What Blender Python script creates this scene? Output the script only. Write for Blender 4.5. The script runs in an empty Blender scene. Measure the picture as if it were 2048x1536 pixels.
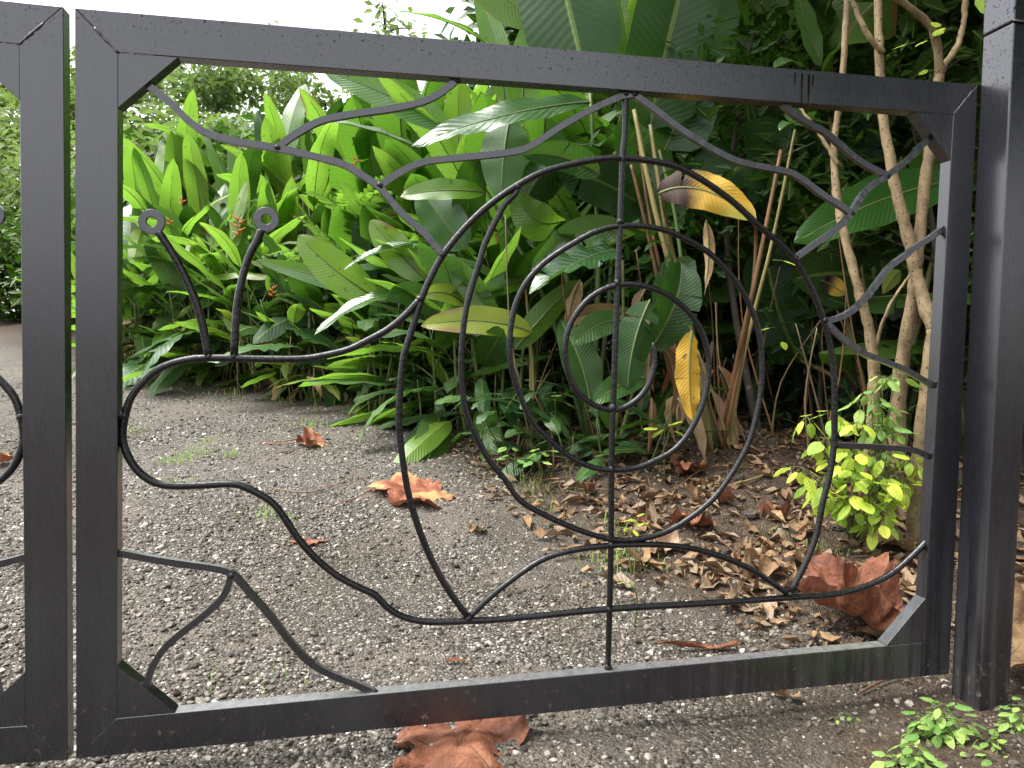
import bpy, bmesh, math, random
import numpy as np
from mathutils import Vector, Matrix

scene = bpy.context.scene
C = scene.collection

# ---------------------------------------------------------------- camera, sky, sun, exposure
cam_d = bpy.data.cameras.new('camera')
cam = bpy.data.objects.new('camera', cam_d)
C.objects.link(cam)
cam_d.sensor_width = 36.0
cam_d.lens = 36.0 * 1500.0 / 2048.0
cam_d.clip_end = 600.0
_r = Vector((0.97947835, -0.20129159, 0.01019146))
_u = Vector((-0.00182372, 0.04171203, 0.99912801))
_w = Vector((0.20154118, 0.97864284, -0.04048893))
cam.matrix_world = Matrix(((_r.x, _u.x, -_w.x, 0.5529), (_r.y, _u.y, -_w.y, -1.6449),
                           (_r.z, _u.z, -_w.z, 0.8948), (0, 0, 0, 1)))
scene.camera = cam

SUN_ELEV, SUN_AZ = math.radians(66), math.radians(-78)      # azimuth measured from +Y towards +X
world = bpy.data.worlds.new('World')
scene.world = world
world.use_nodes = True
wn, wl = world.node_tree.nodes, world.node_tree.links
wn.clear()
sky = wn.new('ShaderNodeTexSky')
sky.sky_type = 'NISHITA'
sky.sun_disc = False
sky.sun_elevation = SUN_ELEV
sky.sun_rotation = SUN_AZ
sky.air_density = 1.0
sky.dust_density = 4.0
sky.ozone_density = 1.0
hs = wn.new('ShaderNodeHueSaturation')
hs.inputs['Saturation'].default_value = 0.16
bg = wn.new('ShaderNodeBackground')
bg.inputs['Strength'].default_value = 0.15
wo = wn.new('ShaderNodeOutputWorld')
wl.new(sky.outputs[0], hs.inputs['Color'])
wl.new(hs.outputs[0], bg.inputs[0])
wl.new(bg.outputs[0], wo.inputs[0])

sd = bpy.data.lights.new('sun', 'SUN')
sd.energy = 1.5
sd.angle = math.radians(40)
sd.color = (1.0, 0.96, 0.9)
sun = bpy.data.objects.new('sun', sd)
C.objects.link(sun)
sdir = Vector((math.sin(SUN_AZ) * math.cos(SUN_ELEV), math.cos(SUN_AZ) * math.cos(SUN_ELEV), math.sin(SUN_ELEV)))
sun.rotation_euler = sdir.to_track_quat('Z', 'Y').to_euler()

vs = scene.view_settings
vs.view_transform = 'Standard'
vs.look = 'None'
vs.gamma = 1.0
vs.use_curve_mapping = False
vs.exposure = 1.75

scene.render.engine = 'CYCLES'
cy = scene.cycles
cy.max_bounces = 8
cy.diffuse_bounces = 2
cy.glossy_bounces = 3
cy.transmission_bounces = 4
cy.transparent_max_bounces = 6
cy.caustics_reflective = False
cy.caustics_refractive = False
try:
    cy.use_denoising = True
    cy.denoiser = 'OPENIMAGEDENOISE'
except Exception:
    pass

PI = math.pi
rng = random.Random(7)

# ---------------------------------------------------------------- helpers
def tag(o, label=None, cat=None, group=None, kind=None):
    if label: o['label'] = label
    if cat: o['category'] = cat
    if group: o['group'] = group
    if kind: o['kind'] = kind
    return o

def empty(name, loc=(0, 0, 0), rz=0.0):
    o = bpy.data.objects.new(name, None)
    o.empty_display_size = 0.05
    o.location = loc
    o.rotation_euler = (0, 0, rz)
    C.objects.link(o)
    return o

def thing(name, label, cat, loc=(0, 0, 0), rz=0.0, group=None):
    return tag(empty(name, loc, rz), label, cat, group)

def link(name, me, parent=None, loc=(0, 0, 0), rot=(0, 0, 0), sc=1.0):
    o = bpy.data.objects.new(name, me)
    o.location = loc
    o.rotation_euler = rot
    o.scale = (sc, sc, sc) if not isinstance(sc, (tuple, list)) else sc
    if parent is not None: o.parent = parent
    C.objects.link(o)
    return o

class MB:
    """collects vertices, faces and uvs of one mesh"""
    def __init__(s):
        s.v, s.f, s.uv, s.mi = [], [], [], []
    def add(s, verts, faces, uvs=None, mi=0):
        n = len(s.v)
        s.v.extend(tuple(p) for p in verts)
        for f in faces:
            s.f.append(tuple(i + n for i in f))
            s.uv.append([uvs[i] for i in f] if uvs is not None else [(0, 0)] * len(f))
            s.mi.append(mi)
        return s
    def tube(s, pts, rad, n=8, smooth=None, cap=True, flat=1.0, mi=0):
        pts = [Vector(p) for p in pts]
        if smooth: pts = spline(pts, smooth)
        m = len(pts)
        if not isinstance(rad, (list, tuple)): rad = [rad] * m
        elif len(rad) != m:
            rad = list(np.interp(np.linspace(0, 1, m), np.linspace(0, 1, len(rad)), rad))
        ref = None
        V, UV, F = [], [], []
        L = 0
        for i, p in enumerate(pts):
            t = (pts[min(i + 1, m - 1)] - pts[max(i - 1, 0)]).normalized()
            if ref is None:
                a = Vector((0, 1, 0)) if abs(t.y) < 0.9 else Vector((1, 0, 0))
                ref = (a - t * a.dot(t)).normalized()
            else:
                ref = (ref - t * ref.dot(t)).normalized()
            b = t.cross(ref)
            if i: L += (pts[i] - pts[i - 1]).length
            for k in range(n):
                an = 2 * PI * (k + 0.5) / n
                V.append(p + ref * (math.cos(an) * rad[i]) + b * (math.sin(an) * rad[i] * flat))
                UV.append((k / n, L))
        for i in range(m - 1):
            for k in range(n):
                k2 = (k + 1) % n
                F.append((i * n + k, i * n + k2, (i + 1) * n + k2, (i + 1) * n + k))
        if cap:
            F.append(tuple(range(n))[::-1])
            F.append(tuple((m - 1) * n + k for k in range(n)))
        return s.add(V, F, UV, mi)
    def mesh(s, name, mats, smooth=True):
        me = bpy.data.meshes.new(name)
        me.from_pydata(s.v, [], s.f)
        uvl = me.uv_layers.new(name='UVMap')
        flat = [c for poly in s.uv for p in poly for c in p]
        uvl.data.foreach_set('uv', flat)
        if not isinstance(mats, (list, tuple)): mats = [mats]
        for m in mats: me.materials.append(m)
        if len(mats) > 1: me.polygons.foreach_set('material_index', s.mi)
        me.polygons.foreach_set('use_smooth', [smooth] * len(me.polygons))
        me.update()
        return me
    def build(s, name, mats, parent=None, loc=(0, 0, 0), smooth=True):
        return link(name, s.mesh(name, mats, smooth), parent, loc)

def spline(pts, k=4):
    pts = [Vector(p) for p in pts]
    out = []
    for i in range(len(pts) - 1):
        p0 = pts[max(i - 1, 0)]; p1 = pts[i]; p2 = pts[i + 1]; p3 = pts[min(i + 2, len(pts) - 1)]
        for j in range(k):
            t = j / k
            out.append(0.5 * ((2 * p1) + (p2 - p0) * t + (2 * p0 - 5 * p1 + 4 * p2 - p3) * t * t
                              + (3 * p1 - p0 - 3 * p2 + p3) * t ** 3))
    out.append(pts[-1])
    return out

BOUND = [(-4.641, 9.160), (-3.708, 8.556), (-2.220, 6.595), (-1.513, 5.570), (-0.730, 4.972), (0.304, 4.357), (0.850, 3.752), (1.200, 3.140), (1.315, 2.357), (1.408, 1.716), (1.479, 1.249), (1.532, 0.930), (1.843, 0.624), (1.871, 0.377), (1.888, 0.185), (1.794, -0.006), (1.581, -0.156), (1.45, -1.2), (1.45, -12.0)]
def gz(x, y):
    """height of the ground: level at the gate, then a steady rise, a bank on the right"""
    s = y - 0.25
    b = 0.06 * (s + np.sqrt(s * s + 0.09))
    over = np.maximum(y - 11.0, 0)
    b = b - 0.08 * over - 0.04 * np.maximum(y - 24.0, 0)
    b = b + 0.16 * np.exp(-((x - 2.5) / 0.8) ** 2 - ((y - 2.3) / 0.9) ** 2)
    b = b + 0.10 * np.exp(-((x - 2.6) / 1.2) ** 2 - ((y - 4.2) / 1.0) ** 2)
    return b

def bed_dist(X, Y):
    """signed distance to the edge of the planting bed, positive inside the bed"""
    poly = BOUND + [(60, -12), (60, 80), (-60, 80), (-60, BOUND[0][1] + 16)]
    inside = np.zeros(X.shape, bool)
    n = len(poly)
    j = n - 1
    for i in range(n):
        xi, yi = poly[i]; xj, yj = poly[j]
        c = ((yi > Y) != (yj > Y)) & (X < (xj - xi) * (Y - yi) / (yj - yi + 1e-12) + xi)
        inside ^= c
        j = i
    d = np.full(X.shape, 1e9)
    for (ax, ay), (bx, by) in zip(BOUND[:-1], BOUND[1:]):
        ex, ey = bx - ax, by - ay
        t = np.clip(((X - ax) * ex + (Y - ay) * ey) / (ex * ex + ey * ey), 0, 1)
        d = np.minimum(d, np.hypot(X - ax - t * ex, Y - ay - t * ey))
    # unseen dark soil added behind the camera to darken reflections in the gate
    return np.maximum(np.where(inside, d, -d), -2.1 - Y)

def G(x, y):
    return Vector((x, y, float(gz(np.float64(x), np.float64(y)))))

# ---------------------------------------------------------------- materials
def new_mat(name):
    m = bpy.data.materials.new(name)
    m.use_nodes = True
    nt = m.node_tree
    nt.nodes.clear()
    out = nt.nodes.new('ShaderNodeOutputMaterial')
    return m, nt, out

class N:
    def __init__(s, nt): s.nt = nt
    def __call__(s, t, **kw):
        n = s.nt.nodes.new('ShaderNode' + t)
        for k, v in kw.items():
            if hasattr(n, k): setattr(n, k, v)
        return n
    def l(s, a, b): s.nt.links.new(a, b)
    def val(s, sock, v):
        if hasattr(v, 'is_output') or isinstance(v, bpy.types.NodeSocket): s.l(v, sock)
        else: sock.default_value = v
    def math(s, op, a, b=None, c=None, clamp=False):
        n = s('Math', operation=op); n.use_clamp = clamp
        s.val(n.inputs[0], a)
        if b is not None: s.val(n.inputs[1], b)
        if c is not None: s.val(n.inputs[2], c)
        return n.outputs[0]
    def mix(s, f, a, b, mode='MIX'):
        n = s('Mix', data_type='RGBA', blend_type=mode)
        s.val(n.inputs[0], f)
        s.val(n.inputs[6], col(a)); s.val(n.inputs[7], col(b))
        return n.outputs[2]
    def noise(s, scale, detail=3, rough=0.55, vec=None, dist=0.0):
        n = s('TexNoise')
        n.inputs['Scale'].default_value = scale
        n.inputs['Detail'].default_value = detail
        n.inputs['Roughness'].default_value = rough
        n.inputs['Distortion'].default_value = dist
        if vec is not None: s.l(vec, n.inputs['Vector'])
        return n
    def ramp(s, f, stops, interp='LINEAR'):
        n = s('ValToRGB')
        n.color_ramp.interpolation = interp
        e = n.color_ramp.elements
        while len(e) < len(stops): e.new(0.5)
        for i, (p, c) in enumerate(stops):
            e[i].position = p; e[i].color = col(c)
        s.l(f, n.inputs[0])
        return n.outputs[0]
    def mapr(s, f, a, b, c=0.0, d=1.0):
        n = s('MapRange'); n.clamp = True
        s.l(f, n.inputs[0])
        for i, v in zip((1, 2, 3, 4), (a, b, c, d)): n.inputs[i].default_value = v
        return n.outputs[0]
    def bump(s, h, strength=0.3, dist=0.01, normal=None):
        n = s('Bump')
        n.inputs['Strength'].default_value = strength
        n.inputs['Distance'].default_value = dist
        s.l(h, n.inputs['Height'])
        if normal is not None: s.l(normal, n.inputs['Normal'])
        return n.outputs[0]

def col(c):
    if isinstance(c, (tuple, list)) and len(c) == 3: return (*c, 1.0)
    return c

def bsdf(n, base, rough=0.5, spec=0.5, normal=None, metallic=0.0):
    b = n('BsdfPrincipled')
    n.val(b.inputs['Base Color'], col(base))
    n.val(b.inputs['Roughness'], rough)
    n.val(b.inputs['Specular IOR Level'], spec)
    n.val(b.inputs['Metallic'], metallic)
    if normal is not None: n.l(normal, b.inputs['Normal'])
    return b

def leaf_mat(name, c1, c2, trans, tmix=0.35, rough=0.38, veins=26.0, vein_amt=0.25, mid=(0.22, 0.30, 0.06),
             dead=None, spec=0.6, hue=0.02, spots=0.0, relief=1.0):
    """blade of a leaf: u runs across it, v along it"""
    m, nt, out = new_mat(name)
    n = N(nt)
    uv = n('UVMap'); sep = n('SeparateXYZ'); n.l(uv.outputs[0], sep.inputs[0])
    u, v = sep.outputs[0], sep.outputs[1]
    a = n.math('ABSOLUTE', n.math('SUBTRACT', u, 0.5))
    geo = n('NewGeometry'); tc = n('TexCoord')
    oi = n('ObjectInfo')
    big = n.noise(3.5, 3, 0.6, tc.outputs['Object'])
    fine = n.noise(40, 3, 0.6, tc.outputs['Object'])
    ph = n.math('ADD', n.math('MULTIPLY', v, veins), n.math('MULTIPLY', a, -veins * 0.28))
    ph = n.math('ADD', ph, n.math('MULTIPLY', big.outputs[0], 0.6))
    w = n.math('SINE', n.math('MULTIPLY', ph, 2 * PI))
    wv = n.math('MULTIPLY_ADD', w, 0.5, 0.5)
    base = n.mix(oi.outputs['Random'], c1, c2)
    base = n.mix(n.mapr(big.outputs[0], 0.35, 0.7), base, n.mix(0.35, base, c2))
    dk = n.mix(1.0, base, (0.72, 0.78, 0.7), 'MULTIPLY')
    base = n.mix(n.math('MULTIPLY', wv, vein_amt), base, dk)
    base = n.mix(n.math('MULTIPLY', n.mapr(fine.outputs[0], 0.45, 0.75), 0.25), base, dk)
    midm = n.math('SUBTRACT', 1.0, n.mapr(a, 0.012, 0.035))
    base = n.mix(midm, base, mid)
    if dead is not None:
        thr, dc = dead
        dn = n.noise(2.2, 5, 0.65, tc.outputs['Object'], 0.5)
        edge = n.math('ADD', n.math('MULTIPLY', a, 0.9), n.math('MULTIPLY', v, 0.35))
        f = n.mapr(n.math('ADD', n.math('ADD', edge, dn.outputs[0]), n.math('MULTIPLY', oi.outputs['Random'], 0.25)), thr, thr + 0.16)
        base = n.mix(f, base, dc)
        tr = n.mix(f, trans, dc)
    else:
        tr = trans
    if spots:
        sp = n.noise(28, 2, 0.5, tc.outputs['Object'])
        f2 = n.math('MULTIPLY', n.mapr(sp.outputs[0], 0.66, 0.72), spots)
        base = n.mix(f2, base, (0.05, 0.03, 0.015))
        tr = n.mix(f2, tr, (0.05, 0.03, 0.015))
    if hue:
        h = n('HueSaturation')
        n.val(h.inputs['Hue'], n.math('MULTIPLY_ADD', oi.outputs['Random'], -2 * hue, 0.5 + hue))
        n.val(h.inputs['Value'], n.math('MULTIPLY_ADD', oi.outputs['Random'], 0.5, 0.75))
        n.l(base, h.inputs['Color'])
        base = h.outputs[0]
    hh = n.math('ADD', n.math('MULTIPLY', wv, 0.5), n.math('MULTIPLY', fine.outputs[0], 0.35))
    hh = n.math('ADD', n.math('MULTIPLY', hh, relief), n.math('MULTIPLY', big.outputs[0], 1.2))
    nrm = n.bump(hh, 0.4, 0.004)
    r = n.math('ADD', n.mapr(big.outputs[0], 0.3, 0.75, -0.06, 0.10), rough)
    r = n.math('ADD', r, n.math('MULTIPLY', geo.outputs['Backfacing'], 0.15))
    b = bsdf(n, base, r, spec, nrm)
    t = n('BsdfTranslucent')
    n.val(t.inputs[0], col(tr)); n.l(nrm, t.inputs['Normal'])
    mx = n('MixShader'); mx.inputs[0].default_value = tmix
    n.l(b.outputs[0], mx.inputs[1]); n.l(t.outputs[0], mx.inputs[2])
    n.l(mx.outputs[0], out.inputs[0])
    return m

M = {}
M['heli'] = leaf_mat('heliconia_green', (0.05, 0.14, 0.016), (0.12, 0.23, 0.022), (0.26, 0.52, 0.05), 0.40, 0.23, dead=(1.36, (0.22, 0.15, 0.05)), spots=0.5, spec=0.85)
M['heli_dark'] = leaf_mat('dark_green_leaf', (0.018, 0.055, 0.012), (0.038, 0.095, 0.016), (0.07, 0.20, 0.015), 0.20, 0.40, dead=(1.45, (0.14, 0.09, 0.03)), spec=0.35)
M['banana'] = leaf_mat('banana_green', (0.03, 0.09, 0.016), (0.07, 0.16, 0.025), (0.16, 0.38, 0.03), 0.30, 0.32, veins=34, dead=(1.4, (0.20, 0.12, 0.04)), spots=0.3)
M['gloss'] = leaf_mat('glossy_grey_green', (0.04, 0.10, 0.03), (0.07, 0.15, 0.045), (0.10, 0.25, 0.03), 0.22, 0.20, veins=17, vein_amt=0.45, spec=0.8, relief=1.3)
M['yellowing'] = leaf_mat('yellowing_leaf', (0.15, 0.27, 0.03), (0.25, 0.34, 0.04), (0.46, 0.62, 0.06), 0.42, 0.42,
                          dead=(1.30, (0.34, 0.24, 0.10)))
M['lime'] = leaf_mat('lime_leaf', (0.30, 0.42, 0.035), (0.42, 0.54, 0.05), (0.62, 0.82, 0.12), 0.34, 0.42, veins=7, vein_amt=0.5, hue=0.03, spots=0.5)
M['weed'] = leaf_mat('weed_leaf', (0.17, 0.32, 0.06), (0.28, 0.42, 0.10), (0.38, 0.60, 0.12), 0.35, 0.5, veins=6)
M['far'] = leaf_mat('far_leaf', (0.06, 0.115, 0.03), (0.12, 0.18, 0.045), (0.22, 0.34, 0.08), 0.36, 0.5, veins=5, vein_amt=0.1)
M['gold'] = leaf_mat('golden_dying_leaf', (0.62, 0.36, 0.03), (0.72, 0.42, 0.04), (0.85, 0.5, 0.04), 0.35, 0.45, veins=22, vein_amt=0.35,
                     mid=(0.4, 0.2, 0.05), hue=0.0, spots=0.8)
M['gold_brown'] = leaf_mat('golden_leaf_with_brown_base', (0.62, 0.36, 0.03), (0.66, 0.40, 0.035), (0.85, 0.5, 0.04), 0.32, 0.45,
                           veins=22, vein_amt=0.35, mid=(0.45, 0.25, 0.05), hue=0.0)
M['dry'] = leaf_mat('dry_brown_leaf', (0.20, 0.075, 0.035), (0.30, 0.13, 0.065), (0.30, 0.11, 0.04), 0.15, 0.40, veins=11, vein_amt=0.6,
                    mid=(0.16, 0.07, 0.03), hue=0.015)
M['dry_tan'] = leaf_mat('dry_tan_leaf', (0.36, 0.22, 0.11), (0.46, 0.31, 0.17), (0.35, 0.2, 0.09), 0.15, 0.6, veins=9, vein_amt=0.6,
                        mid=(0.2, 0.11, 0.05), hue=0.01)
M['dry_orange'] = leaf_mat('dry_orange_leaf', (0.48, 0.15, 0.055), (0.55, 0.19, 0.07), (0.5, 0.2, 0.06), 0.15, 0.45, veins=12, vein_amt=0.6,
                           mid=(0.55, 0.33, 0.14), dead=(1.12, (0.55, 0.36, 0.13)), hue=0.0)
M['litter'] = leaf_mat('decayed_leaf', (0.12, 0.075, 0.045), (0.34, 0.23, 0.135), (0.15, 0.08, 0.04), 0.12, 0.55, veins=9, vein_amt=0.5, mid=(0.12, 0.07, 0.04), hue=0.01)
def dead_mat(name, c_dark, c_mid, c_pale, tip=None):
    m, nt, out = new_mat(name)
    n = N(nt); tc = n('TexCoord'); uv = n('UVMap'); sep = n('SeparateXYZ'); n.l(uv.outputs[0], sep.inputs[0])
    a = n.noise(16, 5, 0.7, tc.outputs['Object']); bb = n.noise(60, 5, 0.7, tc.outputs['Object']); c = n.noise(5, 3, 0.6, tc.outputs['Object'])
    base = n.ramp(a.outputs[0], [(0.28, c_dark), (0.5, c_mid), (0.68, c_pale)])
    base = n.mix(n.math('MULTIPLY', n.mapr(bb.outputs[0], 0.52, 0.62), 0.55), base, c_dark)
    fr = n.math('ABSOLUTE', n.math('SUBTRACT', n.math('FRACT', sep.outputs[0]), 0.5))
    rib = n.math('SUBTRACT', 1.0, n.mapr(n.math('MULTIPLY', fr, n.math('ADD', sep.outputs[1], 0.15)), 0.012, 0.03))
    side = n.math('MULTIPLY_ADD', n.math('SINE', n.math('ADD', n.math('MULTIPLY', sep.outputs[1], 70.0), n.math('MULTIPLY', fr, -46.0))), 0.5, 0.5)
    base = n.mix(n.math('MULTIPLY', n.mapr(side, 0.8, 0.95), 0.12), base, c_dark)
    base = n.mix(n.math('MULTIPLY', rib, 0.7), base, n.mix(0.5, c_pale, c_dark))
    if tip: base = n.mix(n.math('MULTIPLY', n.mapr(c.outputs[0], 0.52, 0.6), 0.8), base, tip)
    h = n.math('ADD', n.math('MULTIPLY', a.outputs[0], 1.0), n.math('ADD', n.math('MULTIPLY', bb.outputs[0], 0.5), n.math('ADD', n.math('MULTIPLY', rib, 0.5), n.math('MULTIPLY', side, 0.05))))
    nrm = n.bump(h, 0.7, 0.008)
    b = bsdf(n, base, n.mapr(a.outputs[0], 0.3, 0.7, 0.55, 0.9), 0.3, nrm)
    t = n('BsdfTranslucent'); n.l(base, t.inputs[0])
    mx = n('MixShader'); mx.inputs[0].default_value = 0.12
    n.l(b.outputs[0], mx.inputs[1]); n.l(t.outputs[0], mx.inputs[2]); n.l(mx.outputs[0], out.inputs[0])
    return m
M['fallen'] = dead_mat('dead_leaf_red_brown', (0.055, 0.021, 0.012), (0.205, 0.075, 0.040), (0.35, 0.16, 0.09))
M['fallen_orange'] = dead_mat('dead_leaf_orange', (0.09, 0.034, 0.02), (0.27, 0.088, 0.046), (0.40, 0.18, 0.10), (0.42, 0.29, 0.12))
M['fallen_tan'] = dead_mat('dead_leaf_tan', (0.10, 0.055, 0.03), (0.27, 0.165, 0.085), (0.42, 0.29, 0.165))
M['flower'] = leaf_mat('red_orange_bract', (0.75, 0.10, 0.02), (0.8, 0.22, 0.02), (0.8, 0.2, 0.03), 0.3, 0.4, veins=3, vein_amt=0.1, hue=0.0)

# the golden leaf is brown towards its stalk
nt = M['gold_brown'].node_tree
_n = N(nt)
_b = [x for x in nt.nodes if x.type == 'BSDF_PRINCIPLED'][0]
_t = [x for x in nt.nodes if x.type == 'BSDF_TRANSLUCENT'][0]
_uv = _n('UVMap'); _s = _n('SeparateXYZ'); _n.l(_uv.outputs[0], _s.inputs[0])
_tc = _n('TexCoord'); _no = _n.noise(9, 4, 0.6, _tc.outputs['Object'])
_f = _n.mapr(_n.math('ADD', _s.outputs[1], _n.math('MULTIPLY', _no.outputs[0], 0.35)), 0.52, 0.74, 1.0, 0.0)
_f2 = _n.math('MULTIPLY', _n.mapr(_n.math('ADD', _s.outputs[1], _n.math('MULTIPLY', _s.outputs[0], -0.25)), 0.62, 0.85), 0.8)
_c = _n.mix(_f2, _n.mix(_f, _b.inputs['Base Color'].links[0].from_socket, (0.055, 0.024, 0.013)), (0.25, 0.3, 0.03))
_n.l(_c, _b.inputs['Base Color'])
_n.l(_n.mix(_f, (0.85, 0.5, 0.04), (0.12, 0.045, 0.02)), _t.inputs[0])

def stem_mat(name, c1, c2, scale=14.0, rough=0.5, spots=None, stretch=0.12, bump=0.3):
    m, nt, out = new_mat(name)
    n = N(nt)
    tc = n('TexCoord'); mp = n('Mapping')
    mp.inputs['Scale'].default_value = (1, 1, stretch)
    n.l(tc.outputs['Object'], mp.inputs['Vector'])
    a = n.noise(scale, 4, 0.6, mp.outputs[0]); oi = n('ObjectInfo')
    f = n.math('ADD', n.mapr(a.outputs[0], 0.3, 0.7), n.math('MULTIPLY_ADD', oi.outputs['Random'], 0.5, -0.25), clamp=True)
    base = n.mix(f, c1, c2)
    h = a.outputs[0]
    if spots:
        sc, thr, sc_col = spots
        b = n.noise(sc, 3, 0.55, tc.outputs['Object'])
        f2 = n.mapr(b.outputs[0], thr, thr + 0.06)
        base = n.mix(f2, base, sc_col)
        h = n.math('SUBTRACT', h, n.math('MULTIPLY', f2, 0.6))
    b = bsdf(n, base, rough, 0.4, n.bump(h, bump, 0.01))
    n.l(b.outputs[0], out.inputs[0])
    return m

M['stalk'] = stem_mat('green_stalk', (0.06, 0.11, 0.03), (0.14, 0.17, 0.05), 12, 0.45)
M['stalk_brown'] = stem_mat('brown_stalk', (0.10, 0.05, 0.025), (0.26, 0.14, 0.06), 16, 0.5)
M['stalk_tan'] = stem_mat('tan_green_stalk', (0.16, 0.15, 0.05), (0.34, 0.27, 0.11), 18, 0.5)
M['straw'] = stem_mat('straw_stem', (0.12, 0.085, 0.045), (0.30, 0.23, 0.12), 22, 0.7)
M['bark'] = stem_mat('tan_bark', (0.14, 0.098, 0.05), (0.31, 0.228, 0.125), 22, 0.8, spots=(90, 0.60, (0.035, 0.026, 0.018)), stretch=0.6, bump=0.5)
M['bark_dark'] = stem_mat('dark_bark', (0.05, 0.045, 0.035), (0.12, 0.10, 0.075), 14, 0.8, spots=(20, 0.6, (0.22, 0.22, 0.17)), stretch=0.3, bump=0.5)
M['twig'] = stem_mat('dead_twig', (0.10, 0.05, 0.03), (0.24, 0.13, 0.075), 30, 0.6)

def paint_mat():
    """black satin paint on steel, with dusty runs, drips, scuffs and a sheen painted on upward faces; coordinates are metres on the gate"""
    m, nt, out = new_mat('black_satin_paint')
    n = N(nt)
    tc = n('TexCoord'); geo = n('NewGeometry')
    pos = geo.outputs['Position']
    sep = n('SeparateXYZ'); n.l(pos, sep.inputs[0])
    big = n.noise(3.0, 4, 0.6, pos)
    mp = n('Mapping'); mp.inputs['Scale'].default_value = (34, 34, 1.6); n.l(pos, mp.inputs['Vector'])
    streak = n.noise(1.0, 4, 0.65, mp.outputs[0])
    fine = n.noise(150, 3, 0.6, pos)
    base = n.mix(n.mapr(big.outputs[0], 0.3, 0.7), (0.0055, 0.0055, 0.008), (0.010, 0.010, 0.0145))
    # dry dusty runs, stronger low down and near the hinge post
    low = n.mapr(sep.outputs[2], 0.05, 0.55, 1.0, 0.0)
    right = n.mapr(sep.outputs[0], 1.1, 2.1)
    amt = n.math('MULTIPLY', n.math('MULTIPLY', low, right), n.mapr(streak.outputs[0], 0.42, 0.72))
    base = n.mix(n.math('MULTIPLY', amt, 0.5), base, (0.15, 0.14, 0.125))
    base = n.mix(n.math('MULTIPLY', n.mapr(streak.outputs[0], 0.5, 0.8), 0.12), base, (0.07, 0.07, 0.075))
    # mud splashes near the ground
    mud = n.noise(55, 4, 0.7, pos)
    mf = n.math('MULTIPLY', n.mapr(mud.outputs[0], 0.60, 0.68), n.mapr(sep.outputs[2], 0.04, 0.22, 1.0, 0.0))
    base = n.mix(n.math('MULTIPLY', mf, 0.7), base, (0.22, 0.16, 0.10))
    # specks of algae along the top
    sp = n.noise(120, 3, 0.7, pos)
    sf = n.math('MULTIPLY', n.mapr(sp.outputs[0], 0.60, 0.65), n.mapr(sep.outputs[2], 1.46, 1.585))
    base = n.mix(n.math('MULTIPLY', sf, 0.9), base, (0.004, 0.004, 0.004))
    r = n.math('ADD', n.mapr(big.outputs[0], 0.3, 0.75, 0.20, 0.30), n.math('MULTIPLY', n.math('ADD', amt, mf), 0.35))
    r = n.math('ADD', r, n.math('MULTIPLY', sf, 0.4))
    h = n.math('MULTIPLY', fine.outputs[0], 0.3)
    # water runs and pale drying marks, rust specks, chips
    wet = n.noise(14, 5, 0.7, mp.outputs[0]); chip = n.noise(70, 5, 0.75, pos)
    base = n.mix(n.math('MULTIPLY', n.mapr(wet.outputs[0], 0.58, 0.70), 0.14), base, (0.055, 0.056, 0.062))
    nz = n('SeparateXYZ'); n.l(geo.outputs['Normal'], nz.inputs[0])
    top_sheen = n.math('MULTIPLY', n.mapr(nz.outputs[2], 0.75, 0.97), n.mapr(mud.outputs[0], 0.25, 0.55, 0.35, 0.8))  # pale tone painted on upward faces in place of a sky highlight
    base = n.mix(top_sheen, base, (0.20, 0.195, 0.19))
    cf = n.math('MULTIPLY', n.mapr(chip.outputs[0], 0.69, 0.71), 0.8)
    base = n.mix(cf, base, (0.10, 0.045, 0.025))
    r = n.math('ADD', r, n.math('MULTIPLY', n.mapr(wet.outputs[0], 0.45, 0.65), 0.10))
    r = n.math('ADD', r, n.math('MULTIPLY', cf, 0.4))
    h = n.math('SUBTRACT', h, n.math('MULTIPLY', cf, 0.6))
    h = n.math('ADD', h, n.math('MULTIPLY', big.outputs[0], 1.5))
    b = bsdf(n, base, r, 0.9, n.bump(h, 0.16, 0.002))
    n.val(b.inputs['Coat Weight'], n.math('MULTIPLY_ADD', sf, -0.6, 0.6))
    n.val(b.inputs['Specular IOR Level'], n.math('MULTIPLY_ADD', sf, -0.8, 0.9))
    b.inputs['Coat Roughness'].default_value = 0.24
    b.inputs['Coat Tint'].default_value = (0.93, 0.94, 1.0, 1.0)
    n.l(b.outputs[0], out.inputs[0])
    return m
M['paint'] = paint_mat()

def rod_mat():
    m, nt, out = new_mat('black_painted_bar')
    n = N(nt)
    geo = n('NewGeometry')
    a = n.noise(85, 4, 0.65, geo.outputs['Position'])
    c = n.noise(9, 3, 0.6, geo.outputs['Position'])
    base = n.mix(n.mapr(a.outputs[0], 0.35, 0.7), (0.004, 0.004, 0.005), (0.010, 0.0098, 0.011))
    base = n.mix(n.math('MULTIPLY', n.mapr(c.outputs[0], 0.58, 0.7), 0.5), base, (0.03, 0.014, 0.01))
    b = bsdf(n, base, n.mapr(a.outputs[0], 0.3, 0.7, 0.18, 0.32), 0.45, n.bump(a.outputs[0], 0.4, 0.004))
    n.l(b.outputs[0], out.inputs[0])
    return m
M['rod'] = rod_mat()
M['stain'] = new_mat('black_drip_stain')[0]
_n = N(M['stain'].node_tree)
_n.l(bsdf(_n, (0.002, 0.002, 0.002), 0.7, 0.1).outputs[0], [x for x in M['stain'].node_tree.nodes if x.type == 'OUTPUT_MATERIAL'][0].inputs[0])

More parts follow.
